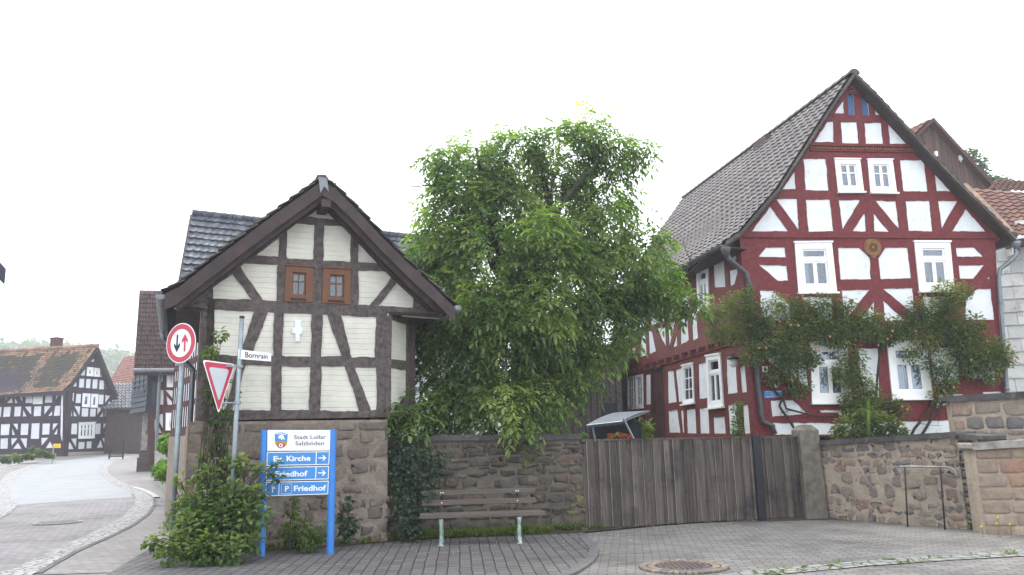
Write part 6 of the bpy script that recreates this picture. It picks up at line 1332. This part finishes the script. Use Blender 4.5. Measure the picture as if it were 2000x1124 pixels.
limbs = [[(1005, 640, 15.6), (1060, 540, 15.4), (1085, 420, 15.1), (1128, 362, 15.0), (1158, 326, 15.1), (1172, 308, 15.4)], [(1005, 600, 15.6), (1080, 530, 15.3), (1150, 500, 15.2), (1230, 480, 15.4)], [(1010, 660, 15.6), (1120, 600, 15.2), (1230, 580, 15.3), (1330, 570, 15.4)],
 [(985, 560, 15.6), (930, 450, 15.5), (880, 380, 15.5), (860, 320, 15.6)], [(1085, 430, 15.7), (1060, 350, 15.8), (1050, 290, 15.9)], [(1010, 700, 15.6), (900, 650, 15.0), (830, 560, 15.0)], [(1020, 720, 15.6), (940, 760, 14.8), (850, 790, 14.3), (790, 800, 14.0)], [(1020, 730, 15.6), (1060, 770, 14.8), (1030, 830, 13.9)], [(1020, 740, 15.6), (1120, 720, 15.0), (1190, 690, 15)]]
for l_ in limbs:
    mb = MB(); P_ = [atY(*q) for q in l_]; fine = []
    for k in range(14): p = poly_at(P_, k/13); fine.append(p+V((noise.noise(p*2), noise.noise(p*2+V((5, 0, 0))), noise.noise(p*2+V((0, 7, 0)))))*.08)
    mb.tube(fine, [.085*(1-.8*k/13) for k in range(14)], 8)
    for k in range(3, 14, 2): branch(mb, fine[k], rvec(rf_)+V((0, 0, .2)), .8, .022, 1, rf_, None, .4, 2)
    mb.build('limb', [M['bark']], tr, smooth=True)
# ============================================================ climbing rose on the red house
RO = thing('climbing_rose', 'large climbing rose trained across the front of the red house around its lower windows', 'rose', WH.P(1.6, 1.2, .4))
rb = [(1392, 610, 26), (1405, 645, 28), (1440, 600, 30), (1440, 640, 34), (1480, 620, 36), (1500, 660, 36), (1545, 625, 34), (1550, 670, 38), (1598, 600, 26), (1600, 640, 34), (1645, 625, 28), (1540, 720, 28), (1560, 755, 24), (1578, 700, 22), (1640, 660, 26), (1680, 640, 28), (1725, 640, 26), (1668, 700, 24), (1675, 740, 26), (1665, 780, 26), (1700, 790, 24), (1735, 790, 22), (1755, 800, 18), (1720, 660, 18), (1770, 640, 26),
 (1800, 610, 30), (1850, 580, 32), (1880, 570, 20), (1850, 630, 42), (1810, 660, 30), (1880, 670, 40), (1830, 710, 26), (1850, 745, 24), (1838, 775, 20), (1910, 690, 34), (1945, 690, 32), (1965, 700, 18), (1900, 640, 28), (1930, 730, 22), (1700, 760, 18), (1460, 575, 16), (1520, 590, 18), (1625, 590, 14), (1630, 650, 28), (1655, 600, 20), (1560, 600, 22), (1700, 620, 20), (1745, 655, 20), (1470, 690, 26), (1530, 690, 28), (1590, 700, 18), (1650, 730, 26), (1660, 800, 22), (1510, 735, 20), (1780, 690, 16), (1890, 720, 20)]
bl = []
for x, y, r_ in rb:
    p = WH.shift(.28).px(x, y); r_ = r_*1.10/F*p.y; bl.append((p, V((r_, .24, r_))))
mb = MB(); blob_leaves(mb, bl, 27000, .068, rf_, .15, .25, 0, asp=.36); mb.build('leaves', [M['leaf_rose']], RO)
mb = MB(); W3_ = WH.shift(.12)
stems = [[(1697, 850), (1690, 780), (1672, 700), (1660, 640), (1600, 625), (1500, 640), (1420, 620)], [(1700, 850), (1712, 760), (1720, 660), (1770, 640), (1860, 620), (1940, 680)], [(1780, 850), (1840, 760), (1870, 700), (1850, 600)], [(1560, 850), (1520, 790), (1560, 740), (1550, 660)], [(1500, 740), (1540, 800), (1600, 815), (1650, 810)], [(1800, 850), (1850, 770), (1910, 690), (1975, 690)]]
for st_ in stems:
    P_ = [W3_.px(x, y) for x, y in st_]; f_ = [poly_at(P_, k/20)+V((noise.noise(V((k*.5, st_[0][0], 0)))*.06, 0, noise.noise(V((k*.5, 3, st_[0][0])))*.06)) for k in range(21)]
    mb.tube(f_, [.034*(1-.7*k/20) for k in range(21)], 6)
    for k in range(2, 20, 3): branch(mb, f_[k], rvec(rf_), .5, .008, 0, rf_)
mb.build('stem', [M['bark']], RO, smooth=True)['kind'] = 'stuff'
mb = MB()
for _ in range(60):
    c, rad = bl[rf_.randrange(len(bl))]; q = rvec(rf_); p = c+V((q.x*rad.x, -abs(q.y)*.3, q.z*rad.z))
    for k in range(5): a = k*1.257; add_leaf(mb, p, V((math.cos(a), -.5, math.sin(a))), V((0, -1, 0)), .034, .016, .5)
mb.build('blossoms', [M['petal_peach']], RO)['kind'] = 'stuff'
# mullein-like tall stalk and low bush in front of the red house
def leafy(name, label, cat, px_, mat, n, size, loc=None, shell=.3, hang=.2, sq=1, asp=.42, compound=0, dy=.8, lift=0, group=None, stems_=0):
    b = [pxblob(x, y, r_, Y, dy, sq) for x, y, r_, Y in px_]; c0 = b[0][0]; zb = min(c.z-r_.z for c, r_ in b)
    T = thing(name, label, cat, loc or (c0.x, c0.y, zb), group); mb = MB(); blob_leaves(mb, b, n, size, rf_, shell, hang, compound, asp=asp); mb.build('leaves', [M[mat]], T)
    if stems_:
        mb = MB()
        for k in range(stems_):
            c, r_ = b[k % len(b)]; q = V((T.location.x+rf_.uniform(-.15, .15), T.location.y, T.location.z)); mb.tube([q, lerp(q, c, .5)+rvec(rf_)*.1, c+rvec(rf_)*.5*r_.x], [.012, .008, .003], 5)
        mb.build('stem', [M['bark']], T)['kind'] = 'stuff'
    return T
leafy('garden_bush', 'low leafy bush in front of the whitewashed base of the red house', 'bush', [(1655, 838, 26, 17.6), (1690, 825, 28, 17.6), (1725, 832, 26, 17.6), (1755, 842, 16, 17.6), (1640, 848, 16, 17.6)], 'leaf_rose', 1500, .085, stems_=6)
sp = atY(1696, 850, 17.3); top_p = atY(1696, 782, 17.3); st = thing('flower_spike', 'tall pale green plant spike rising from the bush before the red house', 'plant', sp)
mb = MB(); mb.tube([sp, lerp(sp, top_p, .5), top_p], [.035, .04, .012], 8); 
mb.build('stalk', [M['leaf_shrub']], st, smooth=True); mb = MB()
for k in range(160): t = rf_.random(); add_leaf(mb, lerp(sp, top_p, t), V((rf_.uniform(-1, 1), rf_.uniform(-1, 1), .8)), V((0, 0, 1)), .07, .02, rf_.random())
mb.build('leaves', [M['leaf_shrub']], st)
leafy('wall_climber', 'narrow green climber on the lower side wall of the red house', 'climbing plant', [(1440, 800, 10, 18.9), (1441, 820, 11, 18.9), (1440, 840, 12, 18.9), (1445, 790, 6, 18.9)], 'leaf_bush', 420, .06, stems_=2)
# ============================================================ big bramble bush at the street corner
bb = [(430, 655, 12, 11.5), (412, 690, 16, 11.5), (425, 730, 20, 11.5), (415, 775, 20, 11.5), (432, 820, 22, 11.45), (425, 870, 24, 11.4), (445, 915, 28, 11.3), (405, 930, 26, 11.2), (385, 985, 34, 11.05), (450, 975, 38, 11.1), (370, 1030, 36, 10.9), (430, 1030, 50, 10.9), (480, 1015, 38, 11.0), (500, 965, 22, 11.1), (506, 915, 14, 11.2), (350, 1062, 30, 10.8), (308, 1064, 20, 10.75), (290, 1060, 12, 10.75), (330, 1080, 22, 10.7), (400, 1072, 36, 10.7), (450, 1075, 32, 10.7), (352, 940, 12, 11.3), (350, 990, 16, 11.2), (492, 1062, 22, 10.9), (470, 905, 18, 11.2), (535, 905, 8, 11.35), (545, 935, 7, 11.35), (530, 925, 8, 11.35), (462, 770, 8, 11.3), (440, 745, 10, 11.3), (520, 1000, 14, 11.0), (395, 895, 12, 11.3)]
bu = leafy('bramble_bush', 'tangled green bramble bush climbing the corner of the stone plinth around the sign poles', 'bush', bb, 'leaf_bush', 3300, .078, (hp(410, 11).x, 11.0, 0), .12, .2, asp=.40, dy=.55)
mb = MB()
for c, r_ in [pxblob(x, y, r_, Y) for x, y, r_, Y in bb]:
    for _ in range(3):
        p = V((hp(415, 11.2).x+rf_.uniform(-.25, .3), 11.2+rf_.uniform(-.2, .2), 0)); e_ = c+rvec(rf_)*r_.x*1.05; mb.tube([p, lerp(p, e_, .35)+V((0, 0, .12)), lerp(p, e_, .75)+V((rf_.uniform(-.08, .08), 0, .12)), e_], [.012, .009, .006, .003], 5)
mb.build('stem', [M['bark']], bu)['kind'] = 'stuff'
# dark ivy on the joint of plinth and garden wall
iv = [(800, 880, 40, 12.95), (790, 930, 42, 12.95), (810, 960, 40, 12.9), (795, 1000, 34, 12.75), (800, 1035, 26, 12.6), (840, 965, 22, 12.6), (850, 900, 26, 13.05), (775, 900, 22, 13.0), (830, 1000, 20, 12.6), (845, 930, 18, 13.0), (790, 865, 22, 13.0)]
leafy('wall_ivy', 'dark ivy growing up the garden wall at the left end of the bench', 'ivy', iv, 'leaf_ivy', 1700, .06, (hp(800, 12.8).x, 12.8, 0), .1, .5, asp=.55, dy=.28, stems_=8)
leafy('wall_sapling', 'small dark leaved sapling right of the direction sign against the plinth', 'plant', [(680, 985, 10, 12.1), (672, 1010, 14, 12.1), (686, 1030, 12, 12.0), (674, 1040, 12, 12.0)], 'leaf_ivy', 240, .07, stems_=4)
leafy('weed_clump', 'light green tall weeds growing between the two blue sign posts', 'plant', [(570, 1000, 14, 11.9), (585, 1030, 22, 11.8), (560, 1040, 18, 11.8), (620, 1045, 18, 11.8), (600, 1055, 22, 11.7), (575, 975, 8, 11.9)], 'leaf_weed', 620, .055, stems_=8)
leafy('dry_shrub', 'yellow grey shrub at the foot of the concrete wall by the side pavement', 'bush', [(312, 920, 14, 22), (325, 925, 16, 21), (318, 908, 9, 22.5)], 'leaf_shrub', 700, .09, stems_=5)
leafy('golden_shrub', 'bright yellow green shrub hanging over the concrete garden wall', 'bush', [(325, 862, 12, 24.5), (330, 875, 13, 24), (318, 872, 9, 25)], 'leaf_shrub', 900, .10, stems_=3)
leafy('yard_plant', 'broad leaved green potted plant beside the door in the yard', 'plant', [(1250, 838, 13, 20.4), (1262, 830, 10, 20.4), (1240, 828, 8, 20.4), (1255, 848, 12, 20.4)], 'leaf_shrub', 170, .16, asp=.2, stems_=4)
leafy('gate_weed', 'small pale green plant peeping over the left end of the gate', 'plant', [(1141, 851, 5, 14.3)], 'leaf_shrub', 60, .05)
mb = MB(); 
fl = thing('flower_box', 'orange and red flowers in the yard just above the gate edge', 'flowers', atY(1205, 862, 17))
for _ in range(55):
    p = atY(rf_.uniform(1188, 1232), rf_.uniform(847, 860), 17); mb2 = mb
    for k in range(5): a = k*1.257; add_leaf(mb, p, V((math.cos(a), -.6, math.sin(a))), V((0, -1, 0)), .035, .013, rf_.random())
mb.build('petals', [M['petal_red']], fl); mb = MB(); blob_leaves(mb, [pxblob(1208, 858, 22, 17.05, .4, .35)], 260, .07, rf_, .1); mb.build('leaves', [M['leaf_bush']], fl)
# ============================================================ distant greenery
for k, (x, y, r_, Y) in enumerate([(30, 892, 12, 50), (75, 880, 10, 50), (92, 886, 8, 50), (8, 895, 10, 48), (52, 888, 9, 50), (62, 876, 8, 51)]):
    leafy('border_shrub', ['low dark shrub at the left end of the planting bed', 'rounded shrub against the black and white house wall', 'small shrub next to the yellow post box', 'shrub at the very left picture edge', 'flowering shrub in the middle of the planting bed', 'taller shrub under the farmhouse wall'][k], 'bush', [(x, y+3, r_*.6, Y), (x+9, y+5, r_*.45, Y)], 'leaf_far' if k % 2 else 'leaf_bush', 300, .13, group='shrubs in the planting bed', stems_=2)
def far_tree(px_, label, Y, n, size):
    b = [pxblob(x, y, r_, Y, .9) for x, y, r_ in px_]; bx = b[0][0]; T = thing('distant_tree', label, 'tree', (bx.x, bx.y, 1), 'trees behind the barn')
    mb = MB(); blob_leaves(mb, b, n, size, rf_, .2, .2); mb.build('crown', [M['leaf_far']], T); mb = MB(); p0 = V((bx.x, bx.y, 1)); mb.tube([p0, lerp(p0, bx, .6), bx], [.3, .2, .08], 8)
    for c, r_ in b[1:]: branch(mb, lerp(p0, bx, .8), (c-bx)+V((0, 0, .5)), (c-bx).length+.8, .07, 1, rf_)
    mb.build('trunk', [M['bark']], T)
far_tree([(1905, 322, 22), (1895, 302, 13), (1915, 345, 20)], 'thin pale tree crown just right of the barn gable', 48, 1100, .18)
far_tree([(1945, 356, 14), (1962, 360, 14), (1932, 352, 9)], 'low tree crown above the red roof ridge', 50, 700, .18)
# hill and its wood
mb = MB(); xs = [-520+20*i for i in range(60)]; 
def hill(x, y): t = max(0, (y-170)/150); return 1.4+sm(t)*(12+27*math.exp(-((x+240)/120)**2)+5*noise.noise(V((x*.01, y*.01, 0))))
def hz_(x, y): return hill(x, y)
ys_ = [165+12*j for j in range(28)]; I = {}
for i, x in enumerate(xs):
    for j, y in enumerate(ys_): I[i, j] = len(mb.v); mb.v.append(V((x, y, hill(x, y))))
for i in range(len(xs)-1):
    for j in range(len(ys_)-1): mb.f.append((I[i, j], I[i+1, j], I[i+1, j+1], I[i, j+1])); mb.m.append(0); mb.c.append(.5); mb.uv.append(None)
struct(mb.build('hill', [M['ground']], None, True))
mb = MB(); r = random.Random(3)
for _ in range(2200):
    x = r.uniform(-330, -60); y = r.uniform(200, 345); z = hill(x, y); R_ = r.uniform(2.5, 5); c = V((x, y, z+R_*.9)); cv = r.random()
    for k in range(34):
        q = rvec(r); q = q.normalized()*r.uniform(.6, 1); q.z = abs(q.z)*1.15-.1; p = c+q*R_; add_leaf(mb, p, rvec(r), V((0, 0, 1)), r.uniform(1.4, 2.4), .9, min(1, max(0, cv*.6+.25*q.z+.15)), 0)
tag(mb.build('forest', [M['leaf_far']]), 'pale wooded hillside rising behind the houses on the left', 'forest', None, 'stuff')
# weeds along the wall foot
def strip_weeds(name, label, pts, n, h, mat, seed, kind='stuff', flowers=0):
    r = random.Random(seed); mb = MB(); P_ = [G(x, y) for x, y in pts]
    for _ in range(n):
        t = r.random()
        if noise.noise(V((t*14, seed, 0))) < -.3: continue
        p = poly_at(P_, t); p = p+V((r.uniform(-.1, .1), r.gauss(0, .09), 0)); p.z = gz(p.x, p.y)+.01
        if r.random() < .5:
            for k in range(3): add_leaf(mb, p, V((r.uniform(-.5, .5), r.uniform(-.5, .5), 1)), V((r.uniform(-1, 1), r.uniform(-1, 1), .1)), h*r.uniform(.6, 1.5), .007, r.random())
        else:
            hh = h*r.uniform(.1, .8)
            for k in range(4): add_leaf(mb, p+V((r.uniform(-.03, .03), r.uniform(-.03, .03), hh)), V((r.uniform(-1, 1), r.uniform(-1, 1), r.uniform(-.1, .5))), V((0, 0, 1)), .05*r.uniform(.6, 1.3), .016, r.random())
    o = mb.build(name, [M[mat]]); tag(o, label, name.split('_')[-1], None, 'stuff'); return o
strip_weeds('wall_foot_weeds', 'strip of green weeds and grass along the foot of plinth and garden wall', [(500, 1078), (600, 1068), (700, 1062), (770, 1055), (860, 1052), (1000, 1046), (1080, 1040), (1140, 1034)], 4600, .115, 'leaf_weed', 5)
strip_weeds('gate_foot_grass', 'thin grass along the foot of the wooden gate', [(1140, 1036), (1300, 1023), (1478, 1012), (1575, 1006)], 1000, .07, 'leaf_weed', 6)
strip_weeds('pillar_grass', 'brighter grass tuft at the foot of the gate pillar', [(1572, 1006), (1592, 1004), (1625, 1000)], 330, .09, 'leaf_weed', 7)
strip_weeds('corner_grass', 'grass with yellow flowers at the foot of the sandstone block wall', [(1905, 1036), (1960, 1036), (2010, 1034)], 420, .10, 'leaf_weed', 8)
strip_weeds('joint_grass', 'sparse grass growing in the joints of the cobbled strip at bottom right', [(1480, 1122), (1700, 1102), (1860, 1091), (2040, 1077)], 110, .006, 'leaf_weed', 9)
strip_weeds('side_wall_weeds', 'sparse weeds along the side pavement edge beside the plinth', [(330, 1040), (338, 990), (335, 950), (318, 935)], 500, .10, 'leaf_weed', 10)
lab = ['tallest yellow hawkweed flower before the block wall', 'yellow flower just below the tallest one', 'yellow flower at the right of the tuft', 'small yellow flower at the left by the buttress']
for k, (x, y) in enumerate([(1948, 1010), (1946, 1022), (1972, 1024), (1916, 1028)]):
    p = atY(x, y, 11.6); g = V((p.x, p.y, 0)); T = thing('yellow_flower', lab[k], 'flower', g, 'yellow flowers by the block wall'); mb = MB(); mb.tube([g, lerp(g, p, .5)+V((.01, 0, 0)), p], .003, 5); mb.build('stem', [M['leaf_weed']], T); mb = MB()
    for j in range(9): a = j*.7; add_leaf(mb, p, V((math.cos(a), -.5, math.sin(a))), V((0, -1, 0)), .018, .007, .5)
    mb.build('petals', [M['petal_yellow']], T)
# litter: fallen leaves and petals on the paving
mb = MB(); r = random.Random(77)
for _ in range(900):
    x = r.uniform(560, 1500); y = r.gauss(1062-(max(0, x-900))*.06, 12)
    if y < 1040 and x < 1100: continue
    p = G(x, max(y, 1008), .022); add_leaf(mb, p, V((r.uniform(-1, 1), r.uniform(-1, 1), .05)), V((0, 0, 1)), .03*r.uniform(.4, 1), .010, r.random(), r.choice([0, 0, 1]), .1)
tag(mb.build('fallen_leaves', [M['coping_light'], M['petal_white']]), 'fallen leaves and pale petals scattered on the dark paving', 'litter', None, 'stuff')

# ============================================================ air
hb = MB(); hb.box(V((-600, -30, -1)), V((1200, 0, 0)), V((0, 480, 0)), V((0, 0, 76))); hb.f = [tuple(reversed(f)) for f in hb.f]; hz_o = hb.build('haze', [bpy.data.materials.new('haze')]); hz_o['kind'] = 'stuff'; hz_o['label'] = 'pale daylight haze filling the air over the village'
hm = hz_o.data.materials[0]; hm.use_nodes = True; t = hm.node_tree; t.nodes.clear(); o_ = t.nodes.new('ShaderNodeOutputMaterial'); pv = t.nodes.new('ShaderNodeVolumePrincipled')
pv.inputs['Density'].default_value = .0015; pv.inputs['Color'].default_value = (.93, .96, 1, 1); pv.inputs['Anisotropy'].default_value = .3; t.links.new(pv.outputs[0], o_.inputs['Volume'])
